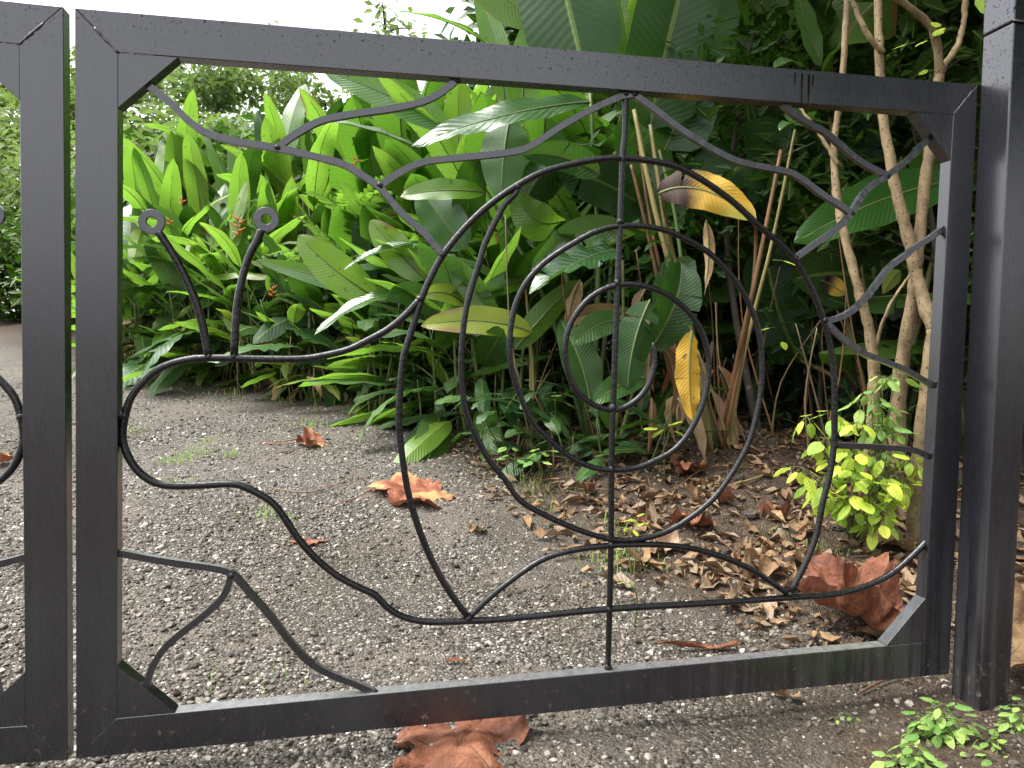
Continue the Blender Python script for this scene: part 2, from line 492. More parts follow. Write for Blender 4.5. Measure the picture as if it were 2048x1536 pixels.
def ground_mat():
    m, nt, out = new_mat('gravel_and_soil')
    n = N(nt)
    geo = n('NewGeometry'); pos = geo.outputs['Position']
    at = n('Attribute'); at.attribute_name = 'bed'
    n1 = n.noise(5, 5, 0.65, pos); n2 = n.noise(0.9, 4, 0.6, pos); n3 = n.noise(45, 4, 0.65, pos)
    bed = n.math('ADD', at.outputs['Fac'], n.math('MULTIPLY_ADD', n1.outputs[0], 0.7, -0.35))
    bed = n.mapr(bed, -0.08, 0.14)
    vo = n('TexVoronoi'); vo.inputs['Scale'].default_value = 125; n.l(pos, vo.inputs['Vector'])
    vo2 = n('TexVoronoi'); vo2.inputs['Scale'].default_value = 46; n.l(pos, vo2.inputs['Vector'])
    vs_ = n('SeparateXYZ'); n.l(vo.outputs['Color'], vs_.inputs[0])
    st = n.ramp(vs_.outputs[0], [(0.0, (0.022, 0.017, 0.013)), (0.35, (0.066, 0.054, 0.042)), (0.62, (0.125, 0.106, 0.085)), (0.88, (0.22, 0.193, 0.162)), (1.0, (0.55, 0.53, 0.5))])
    gap = n.mapr(vo.outputs['Distance'], 0.30, 0.62)
    st = n.mix(n.math('MULTIPLY', gap, 0.6), st, (0.04, 0.035, 0.028))
    # damp brownish and mossy patches in the gravel
    st = n.mix(n.math('MULTIPLY', n.mapr(n2.outputs[0], 0.44, 0.62), 0.55), st, n.mix(1.0, st, (0.55, 0.52, 0.40), 'MULTIPLY'))
    st = n.mix(n.math('MULTIPLY', n.mapr(n1.outputs[0], 0.55, 0.72), 0.45), st, (0.055, 0.055, 0.032))
    n4 = n.noise(1.6, 5, 0.7, pos, 0.6)
    fines = n.mix(n3.outputs[0], (0.062, 0.052, 0.041), (0.185, 0.160, 0.128))
    st = n.mix(n.math('MULTIPLY', n.mapr(n4.outputs[0], 0.49, 0.57), 0.85), st, fines)
    near = n.math('MULTIPLY', n.mapr(at.outputs['Fac'], -0.5, -0.06), n.mapr(n1.outputs[0], 0.3, 0.6, 0.35, 1.0))
    st = n.mix(n.math('MULTIPLY', near, 0.85), st, n.mix(n3.outputs[0], (0.022, 0.016, 0.010), (0.085, 0.066, 0.045)))
    soil = n.ramp(n3.outputs[0], [(0.3, (0.022, 0.014, 0.009)), (0.5, (0.055, 0.036, 0.022)), (0.7, (0.11, 0.075, 0.045))])
    base = n.mix(bed, st, soil)
    h = n.math('SUBTRACT', n.math('MULTIPLY', n3.outputs[0], 0.6), n.math('MULTIPLY', vo.outputs['Distance'], 0.9))
    nrm = n.bump(h, 0.9, 0.012)
    r = n.mapr(n2.outputs[0], 0.3, 0.7, 0.6, 0.85)
    b = bsdf(n, base, r, 0.4, nrm)
    n.l(b.outputs[0], out.inputs[0])
    return m
M['ground'] = ground_mat()

def pebble_mat():
    m, nt, out = new_mat('grey_pebble')
    n = N(nt)
    oi = n('ObjectInfo'); geo = n('NewGeometry')
    c = n.ramp(oi.outputs['Random'], [(0.0, (0.018, 0.014, 0.010)), (0.3, (0.062, 0.052, 0.041)), (0.6, (0.132, 0.115, 0.094)),
                                      (0.82, (0.235, 0.208, 0.175)), (0.94, (0.36, 0.33, 0.29)), (1.0, (0.58, 0.55, 0.51))])
    big = n.noise(0.9, 4, 0.6, geo.outputs['Position'])
    c = n.mix(n.math('MULTIPLY', n.mapr(big.outputs[0], 0.44, 0.62), 0.55), c, n.mix(1.0, c, (0.62, 0.57, 0.44), 'MULTIPLY'))
    a = n.noise(220, 2, 0.6, geo.outputs['Position'])
    c = n.mix(n.math('MULTIPLY', n.mapr(a.outputs[0], 0.4, 0.7), 0.35), c, n.mix(1.0, c, (0.5, 0.48, 0.45), 'MULTIPLY'))
    b = bsdf(n, c, 0.5, 0.45)
    n.l(b.outputs[0], out.inputs[0])
    return m
M['pebble'] = pebble_mat()

# ---------------------------------------------------------------- the ground
def axis(lo, a, b, hi, fine, grow=1.22):
    c = list(np.arange(a, b + 1e-6, fine))
    s = fine; p = b; r = []
    while p < hi: s *= grow; p += s; r.append(p)
    s = fine; p = a; l = []
    while p > lo: s *= grow; p -= s; l.append(p)
    return np.array(l[::-1] + c + r)

gx = axis(-150, -3.2, 4.2, 150, 0.035)
gy = axis(-40, -0.5, 6.5, 200, 0.035)
X, Y = np.meshgrid(gx, gy)
nr = np.random.RandomState(3)
BD = bed_dist(X, Y)
def bumps(X, Y, seed, scales):
    r = np.random.RandomState(seed); z = np.zeros(X.shape)
    for k, a in scales:
        for _ in range(7):
            th = r.uniform(0, 2 * PI); ph = r.uniform(0, 2 * PI); kk = k * r.uniform(0.7, 1.4)
            z += a * np.sin(kk * (X * math.cos(th) + Y * math.sin(th)) + ph) / 7 ** 0.5
    return z
bedf = np.clip(BD / 0.5, 0, 1)
Z = gz(X, Y) + bumps(X, Y, 5, [(1.5, 0.02), (4, 0.006)]) * np.clip((Y - 0.3) / 1.5, 0, 1) \
    + bedf * (bumps(X, Y, 9, [(6, 0.02), (17, 0.012), (40, 0.006)]) + 0.03)
def ground_z(x, y):
    ix = int(np.clip(np.searchsorted(gx, x) - 1, 0, len(gx) - 2)); iy = int(np.clip(np.searchsorted(gy, y) - 1, 0, len(gy) - 2))
    fx = (x - gx[ix]) / (gx[ix + 1] - gx[ix]); fy = (y - gy[iy]) / (gy[iy + 1] - gy[iy])
    return float((Z[iy, ix] * (1 - fx) + Z[iy, ix + 1] * fx) * (1 - fy) + (Z[iy + 1, ix] * (1 - fx) + Z[iy + 1, ix + 1] * fx) * fy)
def GP(x, y, dz=0.0):
    return Vector((x, y, ground_z(x, y) + dz))
nx, ny = len(gx), len(gy)
idx = np.arange(nx * ny).reshape(ny, nx)
quads = np.stack([idx[:-1, :-1], idx[:-1, 1:], idx[1:, 1:], idx[1:, :-1]], -1).reshape(-1, 4)
gme = bpy.data.meshes.new('ground')
gme.from_pydata(np.stack([X, Y, Z], -1).reshape(-1, 3).tolist(), [], quads.tolist())
gme.polygons.foreach_set('use_smooth', [True] * len(gme.polygons))
ga = gme.attributes.new('bed', 'FLOAT', 'POINT')
ga.data.foreach_set('value', np.clip(BD, -1, 1).reshape(-1).astype(np.float32))
gme.materials.append(M['ground'])
ground = tag(link('ground', gme), kind='structure')

# ---------------------------------------------------------------- loose gravel (uncountable: scattered pebbles)
def gravel():
    r = np.random.RandomState(11)
    pts = []
    for (x0, x1, y0, y1, dens) in ((-0.7, 2.6, -0.35, 0.9, 11500), (-1.2, 2.4, 0.9, 2.2, 8500), (-1.9, 2.0, 2.2, 3.8, 4600), (-2.8, 1.4, 3.8, 6.2, 2200)):
        k = int((x1 - x0) * (y1 - y0) * dens)
        pts.append(np.stack([r.uniform(x0, x1, k), r.uniform(y0, y1, k)], -1))
    p = np.concatenate(pts)
    d = bed_dist(p[:, 0], p[:, 1])
    patch = bumps(p[:, 0], p[:, 1], 21, [(2.2, 0.7), (5, 0.5), (9, 0.4)])
    keep = r.uniform(0, 1, len(p)) < np.clip(0.60 - np.maximum(d + 0.25, 0) * 1.8 + 0.5 * patch, np.where(p[:, 1] < 0.5, 0.22, 0.05) * (d < 0.7), 1.0)
    p = p[keep]
    s = np.clip(r.lognormal(math.log(0.0034), 0.52, len(p)), 0.0013, 0.0125)
    z = np.array([ground_z(a, b) for a, b in p]) + s * 0.15
    me = bpy.data.meshes.new('gravel')
    me.from_pydata(np.stack([p[:, 0], p[:, 1], z], -1).tolist(), [], [])
    at = me.attributes.new('size', 'FLOAT_VECTOR', 'POINT')
    sv = np.stack([s * r.uniform(0.8, 1.5, len(s)), s * r.uniform(0.7, 1.1, len(s)), s * r.uniform(0.45, 0.8, len(s))], -1)
    at.data.foreach_set('vector', sv.reshape(-1).astype(np.float32))
    rt = me.attributes.new('turn', 'FLOAT_VECTOR', 'POINT')
    rv = np.stack([r.normal(0, 0.35, len(s)), r.normal(0, 0.35, len(s)), r.uniform(0, 6.28, len(s))], -1)
    rt.data.foreach_set('vector', rv.reshape(-1).astype(np.float32))
    me.materials.append(M['pebble'])
    o = tag(link('gravel', me), 'loose grey gravel stones covering the sloping driveway', 'gravel', kind='stuff')
    ng = bpy.data.node_groups.new('pebbles', 'GeometryNodeTree')
    ng.interface.new_socket('Geometry', in_out='INPUT', socket_type='NodeSocketGeometry')
    ng.interface.new_socket('Geometry', in_out='OUTPUT', socket_type='NodeSocketGeometry')
    nn, ll = ng.nodes, ng.links
    gi = nn.new('NodeGroupInput'); go = nn.new('NodeGroupOutput')
    join = nn.new('GeometryNodeGeometryToInstance')
    for sd_ in (1.7, 9.3, 23.1, 40.2):
        ico = nn.new('GeometryNodeMeshIcoSphere'); ico.inputs['Radius'].default_value = 1.0; ico.inputs['Subdivisions'].default_value = 2
        no = nn.new('ShaderNodeTexNoise'); no.noise_dimensions = '4D'; no.inputs['W'].default_value = sd_; no.inputs['Scale'].default_value = 0.9; no.inputs['Detail'].default_value = 1.0
        sub = nn.new('ShaderNodeVectorMath'); sub.operation = 'SUBTRACT'; sub.inputs[1].default_value = (0.5, 0.5, 0.5)
        mul = nn.new('ShaderNodeVectorMath'); mul.operation = 'SCALE'; mul.inputs['Scale'].default_value = 1.5
        sp = nn.new('GeometryNodeSetPosition')
        ll.new(ico.outputs[0], sp.inputs['Geometry']); ll.new(no.outputs['Color'], sub.inputs[0]); ll.new(sub.outputs[0], mul.inputs[0]); ll.new(mul.outputs[0], sp.inputs['Offset'])
        ll.new(sp.outputs[0], join.inputs[0])
    iop = nn.new('GeometryNodeInstanceOnPoints')
    iop.inputs['Pick Instance'].default_value = True
    na = nn.new('GeometryNodeInputNamedAttribute'); na.data_type = 'FLOAT_VECTOR'; na.inputs['Name'].default_value = 'size'
    nb = nn.new('GeometryNodeInputNamedAttribute'); nb.data_type = 'FLOAT_VECTOR'; nb.inputs['Name'].default_value = 'turn'
    sm = nn.new('GeometryNodeSetMaterial'); sm.inputs['Material'].default_value = M['pebble']
    ll.new(gi.outputs[0], iop.inputs['Points']); ll.new(join.outputs[0], iop.inputs['Instance'])
    ll.new(na.outputs[0], iop.inputs['Scale'])
    e2r = nn.new('FunctionNodeEulerToRotation'); ll.new(nb.outputs[0], e2r.inputs[0]); ll.new(e2r.outputs[0], iop.inputs['Rotation'])
    ll.new(iop.outputs[0], sm.inputs[0]); ll.new(sm.outputs[0], go.inputs[0])
    md = o.modifiers.new('pebbles', 'NODES'); md.node_group = ng
    return len(p)
gravel()

# ---------------------------------------------------------------- the two gate leaves
GD = 0.036          # depth of the tubes
RODS = {'shell': [(0.8001, 0.2947), (0.7461, 0.3733), (0.7007, 0.466), (0.667, 0.5682), (0.6524, 0.6454), (0.6422, 0.7363), (0.6451, 0.8234), (0.6514, 0.8838), (0.6632, 0.9246), (0.6922, 1.0183), (0.7139, 1.0682), (0.7368, 1.1107), (0.7853, 1.173), (0.8433, 1.2286), (0.9009, 1.2704), (0.9594, 1.3038), (1.0199, 1.3241), (1.0802, 1.3391), (1.1523, 1.3481), (1.2669, 1.3401), (1.3289, 1.3182), (1.3856, 1.2886), (1.4354, 1.257), (1.4766, 1.2246), (1.5129, 1.1975), (1.5549, 1.1681), (1.6003, 1.1262), (1.6415, 1.063), (1.6751, 0.9928), (1.6993, 0.9217), (1.7114, 0.8462), (1.7154, 0.7603), (1.7166, 0.6753), (1.7065, 0.5977), (1.6902, 0.5354), (1.6759, 0.4567), (1.6502, 0.3885), (1.6043, 0.3041)], 'spiral': [(0.9032, 1.2683), (0.8977, 1.2525), (0.8739, 1.2269), (0.855, 1.1916), (0.8316, 1.1418), (0.8163, 1.0903), (0.7987, 1.0321), (0.7868, 0.9797), (0.7805, 0.9184), (0.7787, 0.8615), (0.7824, 0.8113), (0.793, 0.7574), (0.8161, 0.7043), (0.844, 0.6529), (0.8801, 0.6099), (0.9167, 0.5596), (0.9748, 0.5243), (1.047, 0.4902), (1.1266, 0.4636), (1.1887, 0.4575), (1.2639, 0.4701), (1.3272, 0.5003), (1.3884, 0.5444), (1.4202, 0.58), (1.4545, 0.6292), (1.4849, 0.686), (1.502, 0.7444), (1.5136, 0.8113), (1.5146, 0.8782), (1.5062, 0.9435), (1.4862, 1.0011), (1.4533, 1.0579), (1.4132, 1.102), (1.3672, 1.1406), (1.3144, 1.1668), (1.2637, 1.1857), (1.2077, 1.1937), (1.1464, 1.1922), (1.0923, 1.1784), (1.0424, 1.1524), (0.9781, 1.1104), (0.9343, 1.0672), (0.9071, 1.0204), (0.8926, 0.9661), (0.8887, 0.9006), (0.8973, 0.8498), (0.9177, 0.7919), (0.9427, 0.7416), (0.9797, 0.7022), (1.029, 0.661), (1.0824, 0.6343), (1.1326, 0.6251), (1.1956, 0.6285), (1.2429, 0.6453), (1.2867, 0.6672), (1.3242, 0.705), (1.3538, 0.7586), (1.3707, 0.8113), (1.3759, 0.8688), (1.3683, 0.9177), (1.3493, 0.9626), (1.3179, 0.9999), (1.2832, 1.0262), (1.2528, 1.043), (1.2015, 1.0568), (1.1548, 1.0578), (1.1172, 1.0486), (1.0766, 1.0246), (1.0448, 0.9883), (1.0251, 0.949), (1.0185, 0.9055), (1.0264, 0.855), (1.0473, 0.8113), (1.0888, 0.7776), (1.1426, 0.7657), (1.1928, 0.7878), (1.2268, 0.8313), (1.2383, 0.8844), (1.2326, 0.9243)], 'body': [(0.6868, 1.0127), (0.6553, 0.977), (0.6186, 0.9457), (0.5822, 0.9245), (0.5365, 0.9012), (0.4829, 0.8866), (0.43, 0.8786), (0.3433, 0.8779), (0.2408, 0.8791), (0.191, 0.8714), (0.1513, 0.8556), (0.1214, 0.8287), (0.0983, 0.7979), (0.0856, 0.7589), (0.0805, 0.7198), (0.0859, 0.6888), (0.1008, 0.6565), (0.1235, 0.6311), (0.1522, 0.6158), (0.1891, 0.6117), (0.2392, 0.6125), (0.29, 0.6134), (0.3181, 0.6062), (0.3494, 0.5893), (0.3739, 0.5714), (0.3954, 0.5438), (0.4264, 0.4938), (0.4629, 0.4486), (0.5105, 0.4056), (0.5641, 0.374), (0.5912, 0.3591), (0.6186, 0.3295), (0.6572, 0.3046), (0.7129, 0.291), (0.7978, 0.2879), (0.9009, 0.2873), (1.1355, 0.2954), (1.3966, 0.2947), (1.6045, 0.2965), (1.7227, 0.2975), (1.8075, 0.3108), (1.886, 0.3389), (1.9503, 0.3851), (2.0034, 0.4324)], 'belly': [(0.8001, 0.2947), (0.8434, 0.3347), (0.8976, 0.3757), (0.9642, 0.4177), (1.0357, 0.4379), (1.1331, 0.4467), (1.2391, 0.4447), (1.3286, 0.4337), (1.4137, 0.4092), (1.4941, 0.3747), (1.5488, 0.3408), (1.6044, 0.3028)], 'vert': [(1.1547, 1.4937), (1.1549, 1.412), (1.1499, 1.3456), (1.1463, 1.2014), (1.1425, 1.062), (1.1364, 0.7716), (1.135, 0.6274), (1.1367, 0.4477), (1.1355, 0.2954), (1.134, 0.1565)], 'antl': [(0.1527, 1.1353), (0.163, 1.1205), (0.1858, 1.0825), (0.2058, 1.0411), (0.2249, 0.9931), (0.2382, 0.9394), (0.2477, 0.8813)], 'antr': [(0.3543, 1.149), (0.3462, 1.1278), (0.327, 1.0875), (0.3128, 1.0338), (0.3036, 0.9761), (0.2982, 0.8817)], 'branches': [[(0.1315, 1.4332), (0.1767, 1.3997), (0.2099, 1.3669), (0.2388, 1.3466), (0.2679, 1.3363), (0.3121, 1.328), (0.387, 1.3205), (0.4736, 1.3061), (0.5192, 1.2962), (0.5517, 1.2801), (0.5994, 1.2497), (0.636, 1.2075), (0.6761, 1.1726), (0.7069, 1.1445), (0.7346, 1.1106)], [(0.387, 1.3215), (0.4224, 1.3509), (0.4736, 1.3826), (0.5358, 1.4008), (0.617, 1.4184), (0.6749, 1.4345), (0.7084, 1.4489), (0.7345, 1.466), (0.7629, 1.491)], [(0.5994, 1.254), (0.6357, 1.2807), (0.6755, 1.3035), (0.7092, 1.3142), (0.7841, 1.3264), (0.8615, 1.3389), (0.9081, 1.3496), (0.9436, 1.3674), (0.9989, 1.4068), (1.0584, 1.4435), (1.1104, 1.471), (1.1439, 1.486), (1.1753, 1.4941)], [(1.1729, 1.494), (1.2149, 1.4699), (1.275, 1.4318), (1.3181, 1.4082), (1.3617, 1.3867), (1.4199, 1.3623), (1.4734, 1.3514), (1.5222, 1.346), (1.5769, 1.3384), (1.615, 1.3214), (1.6578, 1.2947), (1.7051, 1.2716), (1.746, 1.2492)], [(1.551, 1.5035), (1.5823, 1.4785), (1.6286, 1.4567), (1.667, 1.4414), (1.7047, 1.4174), (1.7428, 1.3907), (1.7725, 1.3742), (1.8024, 1.3613), (1.8438, 1.3465)], [(1.969, 1.4559), (1.9355, 1.4238), (1.9077, 1.396), (1.8701, 1.3665), (1.841, 1.3463), (1.7982, 1.3181), (1.7751, 1.296), (1.7525, 1.2618), (1.7299, 1.2313), (1.6976, 1.2042), (1.6519, 1.1731), (1.596, 1.1346)], [(2.0244, 1.2346), (1.9744, 1.1997), (1.926, 1.1714), (1.9021, 1.1517), (1.8629, 1.1253), (1.8354, 1.0945), (1.8069, 1.0589), (1.7742, 1.0245), (1.7372, 0.999), (1.7042, 0.9872), (1.6822, 0.9855)], [(1.6795, 0.9843), (1.715, 0.954), (1.7592, 0.9224), (1.798, 0.9016), (1.8468, 0.887), (1.9125, 0.8634), (1.957, 0.842), (2.0141, 0.8152)], [(1.7181, 0.674), (1.7899, 0.6717), (1.8443, 0.6683), (1.9344, 0.6605), (1.97, 0.6497), (2.0106, 0.6335)], [(0.0657, 0.478), (0.121, 0.464), (0.1791, 0.4508), (0.2431, 0.4383), (0.2781, 0.4291), (0.2981, 0.4163), (0.3284, 0.3791), (0.3691, 0.3279), (0.4052, 0.2764), (0.447, 0.2238), (0.4946, 0.1903), (0.5483, 0.1637), (0.5896, 0.1412)], [(0.2911, 0.4188), (0.2778, 0.3797), (0.2476, 0.346), (0.1977, 0.3063), (0.1582, 0.2717), (0.1335, 0.2309), (0.1215, 0.1893)]], 'washers': [(0.1405, 1.1561), (0.3644, 1.1714)]}
def lerp_c(z): return -0.0037 * 2 + (0.0136 * 2) * (z - 1.5637) / 1.505

def make_gate(name, label, mirror):
    root = thing(name, label, 'gate', (1.03, GD / 2, 0.0) if not mirror else (-1.05, GD / 2, 0.0))
    ox, oy = root.location.x, root.location.y
    def Q(x, z):
        if mirror:
            zz = z
            c = -0.003 + (-0.0166 + 0.003) * (1.5637 - z) / 1.505
            x = 2 * c - x
        return (x - ox, z)
    def plate(pname, quad, y0, y1, bev=0.0016, mat='paint'):
        bm = bmesh.new()
        qs = [Q(*q) for q in quad]
        area = sum(qs[i][0] * qs[(i + 1) % len(qs)][1] - qs[(i + 1) % len(qs)][0] * qs[i][1] for i in range(len(qs)))
        if area < 0: qs = qs[::-1]
        fr = [bm.verts.new((x, y0 - oy, z)) for x, z in qs]
        bk = [bm.verts.new((x, y1 - oy, z)) for x, z in qs]
        bm.faces.new(fr); bm.faces.new(bk[::-1])
        k = len(qs)
        for i in range(k):
            bm.faces.new((fr[(i + 1) % k], fr[i], bk[i], bk[(i + 1) % k]))
        bmesh.ops.recalc_face_normals(bm, faces=bm.faces)
        bmesh.ops.bevel(bm, geom=list(bm.edges), offset=bev, segments=3, profile=0.5, affect='EDGES')
        me = bpy.data.meshes.new(pname); bm.to_mesh(me); bm.free()
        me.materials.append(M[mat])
        return link(pname, me, root)
    TL, BL, TR, BR = (0.0073, 1.5647), (-0.0087, 0.0592), (2.0828, 1.5844), (2.0572, 0.0757)
    iTL, iTR, iBL, iBR = (0.0848, 1.4851), (2.0142, 1.5048), (0.0692, 0.1365), (1.9762, 0.1642)
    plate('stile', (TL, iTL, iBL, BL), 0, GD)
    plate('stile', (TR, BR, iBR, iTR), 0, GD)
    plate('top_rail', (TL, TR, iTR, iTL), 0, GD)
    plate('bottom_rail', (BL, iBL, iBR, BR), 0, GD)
    e = 0.0015
    for tri in (((0.0848, 1.4851), (0.1960, 1.4856), (0.0837, 1.3772)), ((2.0142, 1.5048), (1.9078, 1.5031), (2.0114, 1.3906)), ((0.0692, 0.1365), (0.0703, 0.2462), (0.1807, 0.1392)), ((1.9762, 0.1642), (1.9793, 0.2785), (1.8710, 0.1650))): plate('corner_gusset', tri, 0.0005, GD - 0.0005, 0.0007)
    def weld(pts, r, y=0.0, nm='weld_bead'):
        P3 = []
        for i in range(len(pts) - 1):
            (ax, az), (bx, bz) = pts[i], pts[i + 1]
            k = max(2, int(math.hypot(bx - ax, bz - az) / 0.006))
            for j in range(k):
                t = j / k
                q = Q(ax + (bx - ax) * t, az + (bz - az) * t)
                P3.append((q[0] + rng.uniform(-.0006, .0006), y - oy, q[1] + rng.uniform(-.0006, .0006)))
        rad = [r * rng.uniform(0.6, 1.3) for _ in P3]
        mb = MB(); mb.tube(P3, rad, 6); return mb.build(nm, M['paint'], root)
    weld((iTL, (TL[0] + .03, TL[1] - .03)), 0.0030)
    weld((iTR, (TR[0] - .012, TR[1] - .012)), 0.0014)
    weld((iBL, (BL[0] + .02, BL[1] + .02)), 0.0012)
    weld(((iTL[0], iTL[1] - .001), (iTL[0] + .075, iTL[1] + .001)), 0.0009, 0.0008)
    weld(((iTR[0], iTR[1]), (iTR[0] - .06, iTR[1] - .0005)), 0.0011, 0.0015)
    # welded bars
    def bar(nm, pts, r, sq=False, sm=3, taper=False):
        P3 = [(Q(*p)[0], 0.0175 - oy, Q(*p)[1]) for p in pts]
        mb = MB()
        sp = spline(P3, sm)
        rr = [r * (1 + rng.uniform(-0.045, 0.045)) for _ in sp]
        if taper: rr[-6:] = [q * f for q, f in zip(rr[-6:], (.97, .92, .85, .74, .6, .35))]
        mb.tube(sp, rr, 4 if sq else 12)
        o = mb.build(nm, M['paint' if sq else 'rod'], root, smooth=not sq)
        if sq:
            bm = bmesh.new(); bm.from_mesh(o.data)
            ed = [x for x in bm.edges if x.calc_length() > 0.0 and not x.is_boundary]
            for f in bm.faces: f.smooth = False
            bm.to_mesh(o.data); bm.free()
        return o
    bar('shell_arch', RODS['shell'], 0.0076)
    bar('shell_spiral', RODS['spiral'], 0.0070, taper=True)
    bar('snail_body', RODS['body'], 0.0078)
    bar('shell_foot_arch', RODS['belly'], 0.0072)
    bar('upright_bar', RODS['vert'], 0.0070)
    for nm, key, w in (('antenna', 'antl', 0), ('antenna', 'antr', 1)):
        a = bar(nm, RODS[key], 0.0082)
        cx, cz = Q(*RODS['washers'][w])
        bm = bmesh.new()
        ro, ri, h, kk = 0.0255, 0.0105, 0.004, 28
        rings = []
        for (rad, yy) in ((ri, -h), (ri + .001, -h - .0006), (ro - .001, -h - .0006), (ro, -h), (ro, h), (ri, h)):
            rings.append([bm.verts.new((cx + math.cos(2 * PI * t / kk) * rad, 0.0175 - oy + yy, cz + math.sin(2 * PI * t / kk) * rad)) for t in range(kk)])
        for i in range(len(rings)):
            A, B_ = rings[i], rings[(i + 1) % len(rings)]
            for t in range(kk): bm.faces.new((A[t], A[(t + 1) % kk], B_[(t + 1) % kk], B_[t]))
        bmesh.ops.recalc_face_normals(bm, faces=bm.faces)
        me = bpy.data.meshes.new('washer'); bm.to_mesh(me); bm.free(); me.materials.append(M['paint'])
        link('washer', me, a)
    for b in RODS['branches']: bar('branch_bar', b, 0.0098, True, 4)
    # blobs of weld where the bars meet
    def blob(x, z, r=0.0085):
        q = Q(x, z)
        bm = bmesh.new()
        bmesh.ops.create_icosphere(bm, subdivisions=2, radius=r)
        for v in bm.verts: v.co *= 1 + rng.uniform(-.18, .18)
        bmesh.ops.translate(bm, verts=bm.verts, vec=(q[0], 0.0165 - oy, q[1]))
        for f in bm.faces: f.smooth = True
        me = bpy.data.meshes.new('weld_blob'); bm.to_mesh(me); bm.free(); me.materials.append(M['rod'])
        link('weld_blob', me, root)
    for x, z in [RODS['antl'][-1], RODS['antr'][-1], RODS['shell'][0], RODS['shell'][-1], RODS['body'][0], RODS['body'][13],
                 RODS['spiral'][0], RODS['vert'][0], RODS['vert'][2], RODS['vert'][3], RODS['vert'][4], RODS['vert'][5], RODS['vert'][6], RODS['vert'][7], RODS['vert'][8], RODS['vert'][-1]] \
                + [b[0] for b in RODS['branches']] + [b[-1] for b in RODS['branches']]:
        blob(x, z, 0.0092)
    q0, q1 = Q(*RODS['body'][13])[0], RODS['body'][13][1]
    bl = MB(); bl.tube([(Q(*RODS['body'][13])[0], 0.0175 - oy, q1), (Q(0.068, q1)[0], 0.0175 - oy, q1 + .002)], 0.009, 8); bl.build('weld_blob', M['rod'], root)
    return root

gate = make_gate('metal_gate', 'black steel gate panel with a snail of bent bars, spiral shell and two ring-tipped antennae', False)
gate_b = make_gate('metal_gate', 'mostly cropped second black gate panel across the narrow gap, only one stile in view', True)
# drip stain running down the top rail
mb = MB()
for (x, z0, z1, w) in ((1.5912, 1.5704, 1.4987, 0.0022), (1.6099, 1.5685, 1.5037, 0.0028), (1.5727, 1.5700, 1.5443, 0.0020), (1.6205, 1.5693, 1.5434, 0.0020)):
    k = 9
    V = []; F = []
    for i in range(k):
        t = i / (k - 1); zz = z0 + (z1 - z0) * t; ww = w * (1 - 0.55 * t) * rng.uniform(0.55, 1.2)
        V += [(x - ww, -0.0012, zz), (x, -0.0022, zz), (x + ww, -0.0012, zz)]
    for i in range(k - 1):
        a = i * 3
        F += [(a, a + 1, a + 4, a + 3), (a + 1, a + 2, a + 5, a + 4)]
    mb.add([(p[0] - gate.location.x, p[1] - gate.location.y, p[2]) for p in V], F)
mb.build('drip_stain', M['stain'], gate)

# ---------------------------------------------------------------- the gate post
post = thing('gate_post', 'tall square black steel post carrying the snail gate, dusty at its foot', 'post', (2.1, -0.045, 0))
def post_box(nm, z0, z1, grow, bev=0.004):
    bm = bmesh.new()
    def at(z): return 2.0600 + 0.0265 * z / 1.6          # leans very slightly, like the gate
    ring = []
    for z in (z0, z1):
        x0 = at(z) - grow; x1 = x0 + 0.088 + 2 * grow
        ring.append([bm.verts.new((x - 2.1, y + 0.045, z)) for x, y in ((x0, -0.095 - grow), (x1, -0.095 - grow), (x1, -0.004), (x0, -0.004))])
    bm.faces.new(ring[0][::-1]); bm.faces.new(ring[1])
    for i in range(4): bm.faces.new((ring[0][i], ring[0][(i + 1) % 4], ring[1][(i + 1) % 4], ring[1][i]))
    bmesh.ops.recalc_face_normals(bm, faces=bm.faces)
    bmesh.ops.bevel(bm, geom=list(bm.edges), offset=bev, segments=3, profile=0.5, affect='EDGES')
    me = bpy.data.meshes.new(nm); bm.to_mesh(me); bm.free(); me.materials.append(M['paint'])
    return link(nm, me, post)
post_box('post_tube', -0.3, 1.70, 0.0)
post_box('post_extension', 1.703, 2.35, 0.0015)
w_ = MB(); w_.tube([(2.085 - 2.1, -0.097 + 0.045, 1.702), (2.13 - 2.1, -0.097 + 0.045, 1.701), (2.176 - 2.1, -0.097 + 0.045, 1.702)], 0.003, 6); w_.build('weld_bead', M['paint'], post)

# ---------------------------------------------------------------- leaves
def prof(kind, t):
    if kind == 'oblong': return min(1.0, (math.sin(PI * min(1, t ** 0.85)) ** 0.55)) if 0 < t < 1 else 0.0
    if kind == 'lance': return (math.sin(PI * t ** 0.75)) ** 0.9 if 0 < t < 1 else 0.0
    if kind == 'ovate': return (t ** 0.55) * (1 - t) ** 0.75 * 1.85 if 0 < t < 1 else 0.0
    if kind == 'banana': return min(1.0, (t / 0.10) ** 0.6) * min(1.0, ((1 - t) / 0.22) ** 0.62) if 0 < t < 1 else 0.0
    if kind == 'pinna': return math.sin(PI * t ** 0.8) ** 0.7 if 0 < t < 1 else 0.0

